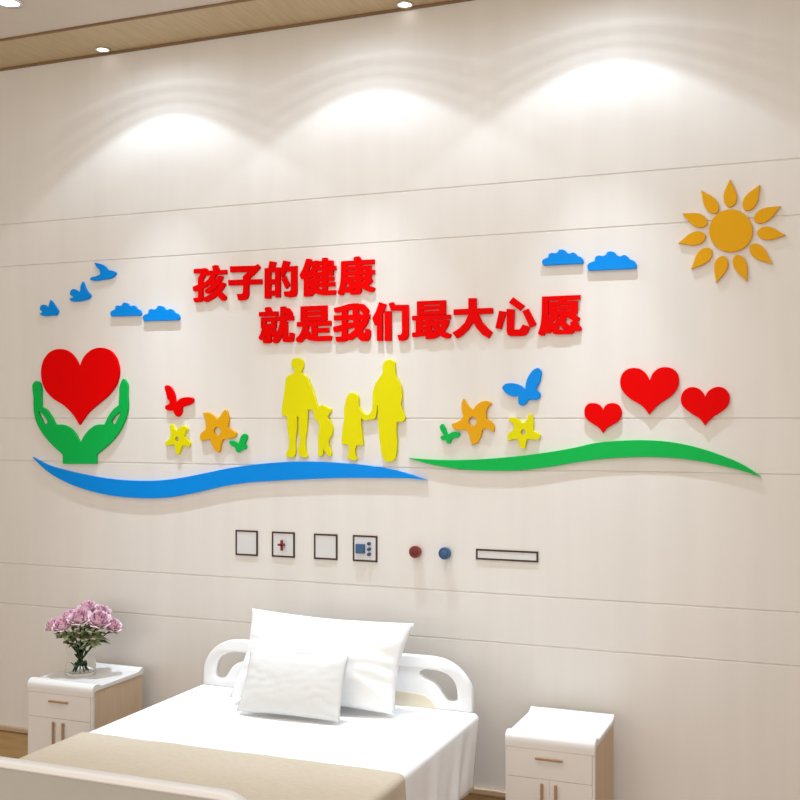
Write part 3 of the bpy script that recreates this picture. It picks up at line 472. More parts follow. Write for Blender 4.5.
  '健': [[[-2.3784,2.4174],[-2.379,2.4185],[-2.3791,2.5012],[-2.3802,2.5019],[-2.3932,2.5022],[-2.4,2.5154],[-2.4002,2.5248],[-2.3877,2.5443],[-2.38,2.5595],[-2.3706,2.5835],[-2.3662,2.598],[-2.3518,2.5983],[-2.3401,2.5951],[-2.3391,2.5942],[-2.339,2.5862],[-2.3383,2.5851],[-2.3244,2.585],[-2.319,2.5868],[-2.3055,2.5868],[-2.2987,2.5833],[-2.2818,2.5835],[-2.2814,2.5968],[-2.2807,2.5979],[-2.256,2.5979],[-2.2549,2.5968],[-2.2549,2.5844],[-2.2542,2.5834],[-2.2242,2.583],[-2.2237,2.5586],[-2.2227,2.5579],[-2.2105,2.5575],[-2.2104,2.5381],[-2.2114,2.5375],[-2.2236,2.5371],[-2.2242,2.5119],[-2.2537,2.5117],[-2.2548,2.511],[-2.2549,2.5083],[-2.2537,2.5072],[-2.2211,2.507],[-2.2208,2.487],[-2.2218,2.4863],[-2.2537,2.4863],[-2.2548,2.4856],[-2.2549,2.4825],[-2.2537,2.4814],[-2.2152,2.4812],[-2.2149,2.4607],[-2.2159,2.4601],[-2.2542,2.46],[-2.2549,2.4589],[-2.2549,2.4429],[-2.2542,2.4419],[-2.2488,2.4414],[-2.2107,2.4416],[-2.2104,2.4318],[-2.215,2.4195],[-2.2596,2.4191],[-2.2735,2.4196],[-2.2866,2.4209],[-2.2996,2.4237],[-2.3046,2.4255],[-2.3118,2.4282],[-2.323,2.4343],[-2.3325,2.4236],[-2.3401,2.4175]],[[-2.2832,2.446],[-2.2821,2.4458],[-2.2814,2.4465],[-2.2818,2.4598],[-2.3076,2.4598],[-2.3043,2.4563],[-2.296,2.4513]],[[-2.352,2.4478],[-2.3509,2.4477],[-2.3443,2.4572],[-2.3518,2.4717]],[[-2.3035,2.4816],[-2.2825,2.4814],[-2.2815,2.4821],[-2.2814,2.4852],[-2.2825,2.4863],[-2.3019,2.4863],[-2.3033,2.4847]],[[-2.3304,2.4954],[-2.3296,2.4959],[-2.3282,2.5025],[-2.3274,2.5079],[-2.328,2.5089],[-2.3329,2.5088],[-2.3383,2.505],[-2.3509,2.505],[-2.352,2.5043],[-2.352,2.5016],[-2.3514,2.5008],[-2.3464,2.5023],[-2.3334,2.5022]],[[-2.299,2.5074],[-2.2821,2.5073],[-2.2814,2.5083],[-2.2815,2.511],[-2.2825,2.5117],[-2.2983,2.5116],[-2.2994,2.5092]],[[-2.3515,2.5301],[-2.349,2.5328],[-2.3418,2.5443],[-2.3346,2.5586],[-2.3334,2.5626],[-2.3451,2.5628],[-2.3465,2.5621],[-2.352,2.5479],[-2.352,2.531]],[[-2.3154,2.531],[-2.2825,2.5317],[-2.2815,2.5323],[-2.2814,2.5363],[-2.2825,2.5375],[-2.3118,2.5374],[-2.3141,2.5346]],[[-2.2545,2.5319],[-2.2497,2.5321],[-2.2499,2.5372],[-2.2546,2.5371]],[[-2.3019,2.5581],[-2.2825,2.5579],[-2.2815,2.5586],[-2.2814,2.5617],[-2.2825,2.5628],[-2.2996,2.5628],[-2.3006,2.5621]],[[-2.2545,2.5581],[-2.2499,2.5581],[-2.2497,2.5624],[-2.2545,2.5626]]],
  '康': [[[-2.1875,2.4163],[-2.1986,2.4237],[-2.1989,2.4324],[-2.1928,2.4462],[-2.1883,2.4609],[-2.1846,2.4812],[-2.1828,2.5037],[-2.182,2.5764],[-2.1152,2.5766],[-2.1144,2.5777],[-2.1167,2.582],[-2.1167,2.5898],[-2.1161,2.5909],[-2.1027,2.5947],[-2.0897,2.5948],[-2.0878,2.5933],[-2.0772,2.5767],[-2.0125,2.5762],[-2.0123,2.5561],[-2.0129,2.5551],[-2.0777,2.555],[-2.0788,2.5539],[-2.0787,2.5509],[-2.0777,2.5502],[-2.0294,2.5501],[-2.0288,2.5491],[-2.0286,2.5281],[-2.0116,2.5277],[-2.0106,2.5271],[-2.0107,2.5065],[-2.0277,2.5061],[-2.0287,2.5055],[-2.0287,2.4882],[-2.0214,2.4817],[-2.0214,2.4722],[-2.0436,2.4575],[-2.0299,2.4509],[-2.0094,2.4447],[-2.0093,2.4354],[-2.0174,2.4253],[-2.0326,2.4248],[-2.0442,2.4284],[-2.0558,2.4332],[-2.0638,2.4375],[-2.0781,2.4471],[-2.0788,2.4462],[-2.0788,2.4285],[-2.0794,2.4254],[-2.0821,2.4207],[-2.0866,2.418],[-2.1009,2.4161],[-2.1326,2.4162],[-2.1376,2.4272],[-2.1377,2.4311],[-2.1384,2.4317],[-2.1495,2.4274],[-2.1634,2.4275],[-2.166,2.4306],[-2.1731,2.4164]],[[-2.1172,2.4371],[-2.1125,2.4369],[-2.1085,2.4379],[-2.1074,2.4397],[-2.1076,2.4442],[-2.1094,2.4441],[-2.1234,2.438],[-2.1227,2.4374]],[[-2.1603,2.4518],[-2.1594,2.4515],[-2.1504,2.4548],[-2.1402,2.4587],[-2.1393,2.4596],[-2.1442,2.4636],[-2.1567,2.4717],[-2.1573,2.4709]],[[-2.1095,2.4713],[-2.108,2.4711],[-2.1073,2.4722],[-2.1077,2.4825],[-2.1233,2.4825],[-2.1107,2.4732]],[[-2.068,2.4752],[-2.0665,2.4751],[-2.0565,2.4817],[-2.0562,2.4825],[-2.0736,2.4825],[-2.0732,2.4811]],[[-2.1547,2.5024],[-2.1085,2.5022],[-2.1074,2.5029],[-2.1073,2.5059],[-2.1085,2.507],[-2.1535,2.507],[-2.155,2.5055]],[[-2.0784,2.5024],[-2.0576,2.5022],[-2.0565,2.5029],[-2.0565,2.5059],[-2.0576,2.507],[-2.0777,2.507],[-2.0788,2.5059]],[[-2.1543,2.5271],[-2.1085,2.5269],[-2.1074,2.5275],[-2.1073,2.5297],[-2.1085,2.5308],[-2.1535,2.5308],[-2.1546,2.5301]],[[-2.0784,2.5271],[-2.0576,2.5269],[-2.0565,2.5275],[-2.0565,2.5297],[-2.0576,2.5308],[-2.0777,2.5308],[-2.0787,2.5301]],[[-2.1543,2.5504],[-2.1085,2.5502],[-2.1074,2.5509],[-2.1073,2.5539],[-2.1085,2.555],[-2.1535,2.555],[-2.1547,2.5539]]],
  '就': [[[-2.5387,2.1971],[-2.5485,2.2045],[-2.5491,2.2058],[-2.5489,2.2157],[-2.5392,2.2261],[-2.5488,2.2266],[-2.5562,2.2455],[-2.5569,2.2439],[-2.557,2.2088],[-2.558,2.2045],[-2.5594,2.2023],[-2.5636,2.1996],[-2.571,2.1982],[-2.5968,2.1983],[-2.5978,2.1993],[-2.6015,2.2088],[-2.602,2.214],[-2.6139,2.2144],[-2.624,2.221],[-2.6241,2.2313],[-2.6169,2.2426],[-2.6133,2.2504],[-2.6068,2.2699],[-2.6074,2.2709],[-2.6125,2.2711],[-2.6132,2.2721],[-2.6131,2.325],[-2.612,2.3256],[-2.5346,2.3256],[-2.5323,2.3278],[-2.5078,2.3279],[-2.5071,2.3289],[-2.5067,2.3362],[-2.506,2.3742],[-2.4792,2.3745],[-2.4785,2.3735],[-2.4783,2.3652],[-2.4751,2.3659],[-2.4622,2.3659],[-2.4592,2.364],[-2.4478,2.3501],[-2.4418,2.3406],[-2.4417,2.3302],[-2.4428,2.328],[-2.4364,2.3278],[-2.4353,2.3271],[-2.4356,2.305],[-2.4797,2.3048],[-2.4808,2.3042],[-2.4813,2.3016],[-2.4802,2.3005],[-2.4686,2.3005],[-2.4675,2.2994],[-2.4675,2.227],[-2.4668,2.224],[-2.4649,2.2225],[-2.4617,2.2226],[-2.4601,2.2235],[-2.4589,2.2257],[-2.4578,2.2309],[-2.4571,2.2472],[-2.4433,2.2475],[-2.432,2.2413],[-2.432,2.23],[-2.434,2.211],[-2.4363,2.2062],[-2.4381,2.2045],[-2.4414,2.2027],[-2.4479,2.2013],[-2.4802,2.2012],[-2.488,2.2031],[-2.4918,2.2062],[-2.4937,2.211],[-2.4944,2.2404],[-2.4954,2.2398],[-2.5012,2.2266],[-2.5109,2.2114],[-2.5214,2.2001],[-2.5253,2.1969]],[[-2.5955,2.2201],[-2.5862,2.2199],[-2.5843,2.2209],[-2.5843,2.2442]],[[-2.5255,2.2469],[-2.5197,2.2587],[-2.5142,2.2769],[-2.5104,2.2959],[-2.5094,2.3037],[-2.5101,2.3047],[-2.5281,2.3048],[-2.5292,2.3042],[-2.5293,2.2717],[-2.5304,2.271],[-2.5359,2.271],[-2.5366,2.2704]],[[-2.586,2.2929],[-2.5571,2.2928],[-2.5565,2.2938],[-2.5565,2.3033],[-2.5576,2.3039],[-2.5857,2.3039],[-2.5864,2.3029]],[[-2.4791,2.328],[-2.4696,2.3278],[-2.4686,2.3284],[-2.4783,2.3424],[-2.479,2.3414]],[[-2.6226,2.33],[-2.6233,2.331],[-2.6231,2.3521],[-2.5871,2.3527],[-2.587,2.354],[-2.591,2.3622],[-2.591,2.3713],[-2.5903,2.3723],[-2.583,2.374],[-2.5779,2.375],[-2.5636,2.3747],[-2.553,2.3527],[-2.5221,2.3525],[-2.521,2.3518],[-2.521,2.331],[-2.5216,2.33]]],
  '是': [[[-2.4104,2.198],[-2.4206,2.2073],[-2.4206,2.2187],[-2.4116,2.2257],[-2.4046,2.233],[-2.397,2.2437],[-2.3917,2.2543],[-2.3873,2.267],[-2.3859,2.2732],[-2.3869,2.2738],[-2.416,2.274],[-2.416,2.2973],[-2.2361,2.2972],[-2.2359,2.2749],[-2.2366,2.2739],[-2.3089,2.2738],[-2.31,2.2727],[-2.31,2.2657],[-2.3089,2.2646],[-2.2483,2.2644],[-2.2483,2.2411],[-2.3093,2.2408],[-2.31,2.2398],[-2.31,2.2279],[-2.3089,2.2268],[-2.296,2.2259],[-2.233,2.2263],[-2.2324,2.2253],[-2.2324,2.2147],[-2.2376,2.2016],[-2.3049,2.2013],[-2.3191,2.2018],[-2.3355,2.2036],[-2.3523,2.208],[-2.363,2.2133],[-2.3718,2.2204],[-2.3809,2.2095],[-2.3873,2.2031],[-2.394,2.198]],[[-2.3409,2.2367],[-2.3399,2.2367],[-2.3397,2.2376],[-2.3398,2.2732],[-2.3408,2.2738],[-2.3541,2.2737],[-2.3548,2.2727],[-2.3548,2.2644],[-2.3568,2.2547],[-2.3503,2.2446],[-2.3452,2.2396]],[[-2.3962,2.2989],[-2.3969,2.3],[-2.3965,2.3711],[-2.2565,2.371],[-2.2567,2.2991]],[[-2.3672,2.3211],[-2.2876,2.3208],[-2.2865,2.3215],[-2.2865,2.3237],[-2.2876,2.3248],[-2.3665,2.3248],[-2.3675,2.3241]],[[-2.3672,2.3461],[-2.2876,2.3459],[-2.2865,2.3465],[-2.2865,2.3483],[-2.2876,2.3494],[-2.3665,2.3494],[-2.3675,2.3487]]],
  '我': [[[-2.0694,2.1949],[-2.0749,2.1958],[-2.0809,2.1985],[-2.0854,2.2018],[-2.0932,2.2102],[-2.0996,2.2202],[-2.117,2.2089],[-2.1293,2.2024],[-2.1435,2.2023],[-2.1495,2.2085],[-2.1532,2.2007],[-2.1564,2.1984],[-2.1614,2.1967],[-2.1728,2.1952],[-2.204,2.1952],[-2.2053,2.1958],[-2.2101,2.2086],[-2.2101,2.2196],[-2.209,2.2202],[-2.1829,2.2202],[-2.1799,2.2213],[-2.179,2.2231],[-2.1791,2.2468],[-2.1802,2.2474],[-2.204,2.2422],[-2.2182,2.2422],[-2.2229,2.2564],[-2.2229,2.2669],[-2.2209,2.268],[-2.1797,2.2759],[-2.179,2.277],[-2.179,2.2959],[-2.1802,2.297],[-2.2194,2.2972],[-2.2198,2.3204],[-2.2186,2.3215],[-2.1797,2.3216],[-2.179,2.3226],[-2.179,2.3358],[-2.1794,2.3367],[-2.1806,2.3369],[-2.198,2.3343],[-2.2143,2.3345],[-2.2188,2.3459],[-2.2185,2.3569],[-2.1783,2.3642],[-2.1614,2.3682],[-2.1426,2.3737],[-2.128,2.3737],[-2.1238,2.3697],[-2.1233,2.37],[-2.1231,2.374],[-2.122,2.3746],[-2.0945,2.3746],[-2.0935,2.374],[-2.0934,2.3674],[-2.0923,2.3661],[-2.0845,2.3711],[-2.0694,2.3709],[-2.0584,2.3615],[-2.0467,2.3498],[-2.0391,2.3406],[-2.0389,2.3297],[-2.0484,2.3218],[-2.0346,2.3212],[-2.0344,2.2976],[-2.0355,2.297],[-2.0468,2.2968],[-2.0435,2.2941],[-2.0441,2.2823],[-2.0551,2.2652],[-2.0733,2.2428],[-2.0667,2.2305],[-2.0616,2.225],[-2.0601,2.2279],[-2.0587,2.2353],[-2.057,2.2527],[-2.0424,2.2529],[-2.0378,2.2493],[-2.0309,2.2454],[-2.0307,2.2323],[-2.0316,2.2235],[-2.0349,2.2086],[-2.0373,2.2029],[-2.0414,2.198],[-2.0469,2.1953],[-2.0511,2.1948]],[[-2.1496,2.2275],[-2.1472,2.2278],[-2.1362,2.2339],[-2.1205,2.2446],[-2.1117,2.2516],[-2.111,2.2529],[-2.1133,2.2627],[-2.1495,2.254]],[[-2.0847,2.2805],[-2.0836,2.2807],[-2.0816,2.2832],[-2.0734,2.2954],[-2.0733,2.2968],[-2.0873,2.2968],[-2.0874,2.2941]],[[-2.1493,2.2823],[-2.1316,2.2855],[-2.1184,2.2857],[-2.1177,2.2875],[-2.1191,2.2963],[-2.1202,2.297],[-2.149,2.2969],[-2.1497,2.2959]],[[-2.1493,2.3218],[-2.1216,2.3219],[-2.1229,2.3487],[-2.1494,2.3424]],[[-2.0907,2.3218],[-2.0675,2.3215],[-2.0664,2.3222],[-2.079,2.3373],[-2.0923,2.3495],[-2.0925,2.3406]]],
  '们': [[[-1.986,2.3758],[-1.9508,2.364],[-1.9661,2.3289],[-1.97,2.3186],[-1.97,2.1939],[-1.9974,2.1946],[-1.9974,2.2723],[-2.0088,2.2685],[-2.0214,2.302],[-2.0031,2.3303]],[[-1.9587,2.3329],[-1.9264,2.3317],[-1.9264,2.1928],[-1.9587,2.1936]],[[-1.9394,2.3672],[-1.9163,2.373],[-1.8999,2.35],[-1.8999,2.3594],[-1.8406,2.3571],[-1.8406,2.2128],[-1.8495,2.1975],[-1.8674,2.1912],[-1.887,2.1933],[-1.8943,2.2195],[-1.8775,2.2206],[-1.8719,2.2293],[-1.8719,2.3318],[-1.9112,2.3332],[-1.9247,2.3332]]],
  '最': [[[-1.7548,2.1963],[-1.7555,2.1974],[-1.7555,2.2117],[-1.7562,2.2126],[-1.8035,2.207],[-1.8194,2.207],[-1.8208,2.2076],[-1.8219,2.217],[-1.8217,2.228],[-1.8044,2.2297],[-1.8033,2.2304],[-1.8032,2.2835],[-1.8044,2.2846],[-1.8212,2.285],[-1.821,2.3054],[-1.6351,2.3052],[-1.6349,2.2857],[-1.6356,2.2847],[-1.7257,2.2846],[-1.7268,2.2835],[-1.7266,2.2823],[-1.7257,2.2819],[-1.6488,2.2824],[-1.6411,2.279],[-1.6409,2.2697],[-1.6455,2.2576],[-1.6519,2.2456],[-1.6635,2.23],[-1.6511,2.2232],[-1.6329,2.2166],[-1.6328,2.2076],[-1.6406,2.1973],[-1.642,2.1967],[-1.6556,2.1969],[-1.6693,2.2017],[-1.6866,2.2108],[-1.7011,2.2026],[-1.7157,2.1968]],[[-1.7167,2.2255],[-1.7143,2.2258],[-1.7085,2.2295],[-1.7083,2.2304],[-1.7167,2.2416],[-1.7266,2.2594],[-1.7267,2.2384],[-1.7257,2.2378],[-1.717,2.2374]],[[-1.7751,2.2331],[-1.7562,2.2352],[-1.7556,2.2371],[-1.7566,2.2378],[-1.7748,2.2377],[-1.7755,2.2366]],[[-1.6867,2.25],[-1.6856,2.2496],[-1.6845,2.2505],[-1.6783,2.259],[-1.6775,2.2612],[-1.6939,2.2612],[-1.6935,2.2594]],[[-1.7751,2.2576],[-1.7566,2.2574],[-1.7556,2.2581],[-1.7555,2.2607],[-1.7566,2.2619],[-1.7744,2.2619],[-1.7755,2.2607]],[[-1.7751,2.2813],[-1.7566,2.281],[-1.7556,2.2817],[-1.7555,2.2835],[-1.7566,2.2846],[-1.7744,2.2846],[-1.7754,2.2839]],[[-1.7966,2.307],[-1.7973,2.308],[-1.7973,2.3705],[-1.7966,2.3715],[-1.6593,2.3716],[-1.6582,2.3709],[-1.6581,2.308],[-1.6588,2.307]],[[-1.7687,2.3259],[-1.6884,2.3257],[-1.6873,2.3263],[-1.6872,2.329],[-1.6884,2.3301],[-1.768,2.3301],[-1.7691,2.329]],[[-1.7687,2.3486],[-1.6884,2.3484],[-1.6873,2.3491],[-1.6872,2.3518],[-1.6884,2.3529],[-1.768,2.3529],[-1.7691,2.3518]]],
  '大': [[[-1.5487,2.3759],[-1.5114,2.3744],[-1.5125,2.3284],[-1.4354,2.328],[-1.4354,2.3028],[-1.5019,2.3011],[-1.486,2.2682],[-1.4623,2.2422],[-1.4354,2.2172],[-1.4544,2.1926],[-1.4807,2.2075],[-1.5072,2.236],[-1.5268,2.2671],[-1.5497,2.2348],[-1.5765,2.2102],[-1.6033,2.1957],[-1.6249,2.2218],[-1.5926,2.2412],[-1.5658,2.2658],[-1.5487,2.3018],[-1.6195,2.3023],[-1.6195,2.3278],[-1.5487,2.3282]]],
  '心': [[[-1.4043,2.3141],[-1.3719,2.3084],[-1.395,2.2301],[-1.4217,2.2365]],[[-1.3696,2.3212],[-1.3345,2.3171],[-1.3362,2.2283],[-1.3104,2.2275],[-1.295,2.2492],[-1.2631,2.2371],[-1.2733,2.2126],[-1.2859,2.2008],[-1.3018,2.1979],[-1.3534,2.1994],[-1.3649,2.2042],[-1.3696,2.221]],[[-1.3402,2.3717],[-1.2876,2.3319],[-1.3075,2.3105],[-1.3592,2.3486]],[[-1.2973,2.3074],[-1.2705,2.3185],[-1.2359,2.2501],[-1.245,2.2404],[-1.2631,2.2344]]],
  '愿': [[[-1.2139,2.1971],[-1.2254,2.2046],[-1.2257,2.2125],[-1.2189,2.2297],[-1.2142,2.2487],[-1.2114,2.2659],[-1.209,2.3007],[-1.2088,2.3689],[-1.0387,2.3691],[-1.0383,2.3506],[-1.039,2.3496],[-1.0995,2.3495],[-1.1005,2.3488],[-1.1006,2.3466],[-1.0995,2.3455],[-1.0515,2.3455],[-1.0505,2.3448],[-1.0505,2.2875],[-1.0515,2.2868],[-1.0632,2.2868],[-1.0641,2.2862],[-1.0413,2.2712],[-1.0413,2.2623],[-1.0501,2.2542],[-1.0534,2.2531],[-1.0338,2.2267],[-1.0332,2.2249],[-1.0335,2.2165],[-1.0446,2.2115],[-1.059,2.2114],[-1.0599,2.2117],[-1.0641,2.2173],[-1.0663,2.2103],[-1.069,2.2055],[-1.0729,2.2025],[-1.0785,2.2009],[-1.1385,2.2004],[-1.1525,2.2019],[-1.1576,2.2045],[-1.16,2.2072],[-1.1614,2.2112],[-1.1623,2.2239],[-1.1691,2.2103],[-1.172,2.2063],[-1.1869,2.2062],[-1.1939,2.2087],[-1.1992,2.1971]],[[-1.1253,2.2209],[-1.1004,2.2207],[-1.0953,2.2218],[-1.0924,2.2253],[-1.0934,2.2255],[-1.099,2.222],[-1.1134,2.2222],[-1.1236,2.2335],[-1.1335,2.2425],[-1.1341,2.2416],[-1.1341,2.2267],[-1.1335,2.2236],[-1.1311,2.2217]],[[-1.0893,2.239],[-1.0797,2.239],[-1.0824,2.2439],[-1.0823,2.2522],[-1.0706,2.2575],[-1.0827,2.266],[-1.1008,2.2767],[-1.1016,2.261],[-1.1026,2.2584],[-1.1056,2.2553]],[[-1.1634,2.2522],[-1.1609,2.2533],[-1.1472,2.2536],[-1.1487,2.2588],[-1.1516,2.2639],[-1.1669,2.254]],[[-1.136,2.2725],[-1.1334,2.2723],[-1.1301,2.2734],[-1.1295,2.276],[-1.1295,2.2857],[-1.1302,2.2868],[-1.1329,2.2865],[-1.1334,2.2796],[-1.1399,2.2734]],[[-1.1814,2.2782],[-1.1795,2.2786],[-1.1689,2.2862],[-1.1697,2.2868],[-1.1771,2.2869],[-1.1778,2.288],[-1.1776,2.3451],[-1.1362,2.3455],[-1.1347,2.3466],[-1.1345,2.3493],[-1.1804,2.3491],[-1.1806,2.2893]],[[-1.1491,2.3051],[-1.0804,2.3049],[-1.0794,2.3053],[-1.0792,2.3065],[-1.0804,2.3076],[-1.1483,2.3076],[-1.1494,2.3069]],[[-1.1491,2.325],[-1.0804,2.3248],[-1.0794,2.3252],[-1.0792,2.3263],[-1.0804,2.3274],[-1.1483,2.3274],[-1.1494,2.3268]]],
 },
}


THICK = .016


def decal(key, name, m, label, cat, group=None, thick=THICK, steps=6):
    loops = [smooth_path(L, steps) for L in SHAPES[key]]
    c = center(loops)
    o = link(name, cutout_mesh(name, loops, thick, .0012, c), m)
    o.location = (c[0], 0, c[1])
    return tag(o, label, cat, group)


# slogan
upper = [('孩', 'first'), ('子', 'second'), ('的', 'third'), ('健', 'fourth'), ('康', 'last')]
lower = [('就', 'first'), ('是', 'second'), ('我', 'third'), ('们', 'fourth'), ('最', 'fifth'), ('大', 'sixth'), ('心', 'seventh'), ('愿', 'last')]
for line, chars in (('upper', upper), ('lower', lower)):
    for ch, nth in chars:
        loops = SHAPES['glyphs'][ch]
        c = center(loops)
        o = link('chinese_character', cutout_mesh('chinese_character', loops, THICK, 0, c), M['red'])
        o.location = (c[0], 0, c[1])
        tag(o, 'red Chinese character %s, %s in the %s line of the wall slogan' % (ch, nth, line), 'wall lettering',
            'red characters of the %s slogan line' % line)

decal('big_heart', 'heart_cutout', M['red'], 'biggest red heart on the wall, held above the two green hands', 'heart', 'red hearts on the wall')
decal('hands', 'hands_cutout', M['green'], 'green pair of cupped hands on the wall below the biggest red heart', 'wall decoration')
decal('heart_small', 'heart_cutout', M['red'], 'smallest red heart on the wall, next to the blue butterfly', 'heart', 'red hearts on the wall')
decal('heart_large', 'heart_cutout', M['red'], 'red heart above the green wave, the middle and largest of three', 'heart', 'red hearts on the wall')
decal('heart_medium', 'heart_cutout', M['red'], 'mid-sized red heart below the orange sun near the end of the green wave', 'heart', 'red hearts on the wall')
decal('bird_big', 'bird_cutout', M['blue'], 'highest and largest blue bird, flying with one raised wing', 'bird decoration', 'blue birds on the wall')
decal('bird_mid', 'bird_cutout', M['blue'], 'blue bird with forked tail, the middle one of three', 'bird decoration', 'blue birds on the wall')
decal('bird_small', 'bird_cutout', M['blue'], 'lowest and smallest blue bird, above the biggest red heart', 'bird decoration', 'blue birds on the wall')
decal('cloud1', 'cloud_cutout', M['blue'], 'small blue cloud between the birds and the slogan, nearer to the birds', 'cloud', 'blue clouds on the wall')
decal('cloud2', 'cloud_cutout', M['blue'], 'blue cloud beside the first slogan character, nearer to the lettering', 'cloud', 'blue clouds on the wall')
decal('cloud3', 'cloud_cutout', M['blue'], 'smaller blue cloud directly above the last characters of the slogan', 'cloud', 'blue clouds on the wall')
decal('cloud4', 'cloud_cutout', M['blue'], 'largest blue cloud, between the slogan and the orange sun', 'cloud', 'blue clouds on the wall')
decal('red_butterfly', 'butterfly_cutout', M['red'], 'red butterfly above the yellow flower on the wall', 'butterfly', 'butterflies on the wall')
decal('green_butterfly1', 'butterfly_cutout', M['green'], 'small green butterfly between an orange flower and the yellow man', 'butterfly', 'butterflies on the wall')
decal('green_butterfly2', 'butterfly_cutout', M['green'], 'small green butterfly above the green wave, beside the yellow woman', 'butterfly', 'butterflies on the wall')
decal('blue_butterfly', 'butterfly_cutout', M['blue'], 'large blue butterfly below the last slogan characters', 'butterfly', 'butterflies on the wall')
decal('orange_flower1', 'flower_cutout', M['orange'], 'orange five-petal flower above the blue wave, near the red butterfly', 'flower decoration', 'five-petal flowers on the wall')
decal('yellow_flower1', 'flower_cutout', M['yellow'], 'yellow five-petal flower directly below the red butterfly', 'flower decoration', 'five-petal flowers on the wall')
decal('orange_flower2', 'flower_cutout', M['orange'], 'orange five-petal flower above the start of the green wave', 'flower decoration', 'five-petal flowers on the wall')
decal('yellow_flower2', 'flower_cutout', M['yellow'], 'yellow five-petal flower directly below the blue butterfly', 'flower decoration', 'five-petal flowers on the wall')
decal('blue_wave', 'wave_cutout', M['blue'], 'long blue wave stripe under the hands and the yellow family', 'wave stripe', steps=8)
decal('green_wave', 'wave_cutout', M['green'], 'long green wave stripe under the three red hearts', 'wave stripe', steps=8)


def multi(name, parts, m, label, cat, group=None):
    allp = [p for _, key, i in parts for p in SHAPES[key][i]]
    c = center([allp])
    t = thing(name, (c[0], 0, c[1]), label, cat, group)
    for pn, key, i in parts:
        link(pn, cutout_mesh(pn, [smooth_path(SHAPES[key][i], 6)], THICK, .0010, c), m, t)
    return t


multi('family_cutout', [('man_figure', 'man', 0), ('boy_figure', 'boy', 0)], M['yellow'],
      'yellow silhouette of a man holding the hand of a small boy', 'people silhouette', 'yellow family silhouettes on the wall')
multi('family_cutout', [('woman_figure', 'woman', 0), ('girl_figure', 'girl', 0)], M['yellow'],
      'yellow silhouette of a woman with a bag holding the hand of a girl', 'people silhouette', 'yellow family silhouettes on the wall')
multi('sun_cutout', [('disc', 'sun_disc', 0)] + [('ray', 'sun_rays', i) for i in range(11)], M['orange'],
      'orange sun with eleven drop-shaped rays high on the wall', 'sun decoration')


# ---------------------------------------------------------------- wall panels above the bed
def frame_mesh(name, x0, x1, z0, z1, w, y0, y1, parent, m):
    bm = bmesh.new()
    o4 = [(x0, z0), (x1, z0), (x1, z1), (x0, z1)]
    i4 = [(x0+w, z0+w), (x1-w, z0+w), (x1-w, z1-w), (x0+w, z1-w)]
    V = [[bm.verts.new((x, y, z)) for x, z in q] for q, y in ((o4, y1), (i4, y1), (o4, y0), (i4, y0))]
    for k in range(4):
        j = (k+1) % 4
        bm.faces.new((V[0][k], V[0][j], V[1][j], V[1][k]))
        bm.faces.new((V[2][k], V[3][k], V[3][j], V[2][j]))
        bm.faces.new((V[0][k], V[2][k], V[2][j], V[0][j]))
        bm.faces.new((V[1][k], V[1][j], V[3][j], V[3][k]))
    return from_bm(name, bm, m, parent)


def socket_panel(name, x0, x1, z0, z1, label, group='dark framed panels above the bed'):
    cx, cz = (x0+x1)/2, (z0+z1)/2
    t = thing(name, (cx, 0, cz), label, 'wall panel', group)
    hx, hz = (x1-x0)/2, (z1-z0)/2
    frame_mesh('frame', -hx, hx, -hz, hz, .008, 0, -.006, t, M['frame_brown'])
    box('plate', -hx+.0075, hx-.0075, -.004, 0, -hz+.0075, hz-.0075, M['plate'], t)
    return t


socket_panel('wall_panel', -2.760, -2.636, 1.159, 1.283, 'empty square dark-framed wall panel, the one nearest the cupped hands')
tp = socket_panel('wall_panel', -2.557, -2.433, 1.160, 1.283, 'square dark-framed wall panel with a small dull red tap')
bm = tube_bm([(0.004, -.004, 0), (0.004, -.034, 0)], .007, 12)
tap = from_bm('tap', bm, M['dull_red'], tp, True)
tap['label'] = 'dull red tap spindle'
bm = box_bm(-.002, .012, -.034, -.024, -.027, .025, .004)
box_bm(-.017, .002, -.032, -.026, -.004, .007, .002, 2, bm)
from_bm('tap_handle', bm, M['dull_red'], tap)
socket_panel('wall_panel', -2.329, -2.206, 1.160, 1.282, 'empty square dark-framed wall panel between the tap and the blue switch')
sp = socket_panel('wall_panel', -2.125, -2.000, 1.160, 1.283, 'square dark-framed wall panel with a blue square and three small dots')
ox, oz = -2.0625, 1.2215
box('blue_button', -2.105-ox, -2.061-ox, -.022, -.003, 1.199-oz, 1.243-oz, M['navy'], sp, bev=.002)
for dz in (1.246, 1.220, 1.196):
    bm = tube_bm([(-2.0385-ox, -.003, dz-oz), (-2.0385-ox, -.020, dz-oz)], .0078, 16)
    from_bm('dot_button', bm, M['navy_dark'], sp)
socket_panel('wall_panel', -1.516, -1.228, 1.197, 1.245, 'long narrow dark-framed wall panel beside the round blue knob')


def knob(x, z, m, mr, label):
    t = thing('wall_knob', (x, 0, z), label, 'wall knob', 'round knobs above the bed')
    r = .028
    body = lathe_bm([(0, 0), (r*.8, 0), (r*.8, .018), (r, .020), (r, .032), (r*.93, .036), (r*.80, .036), (r*.78, .033), (0, .033)], 40)
    bmesh.ops.rotate(body, verts=body.verts, cent=(0, 0, 0), matrix=Matrix.Rotation(R(90), 3, 'X'))
    smooth_by_angle(from_bm('knob_body', body, m, t))
    cap = lathe_bm([(0, .032), (r*.62, .032), (r*.60, .0355), (r*.4, .0365), (0, .0365)], 32)
    bmesh.ops.rotate(cap, verts=cap.verts, cent=(0, 0, 0), matrix=Matrix.Rotation(R(90), 3, 'X'))
    smooth_by_angle(from_bm('knob_cap', cap, mr, t))


knob(-1.802, 1.220, M['dull_red'], M['dark_red'], 'round dark red knob on the wall above the bed')
knob(-1.658, 1.220, M['navy'], M['navy'], 'round steel blue knob on the wall above the bed')


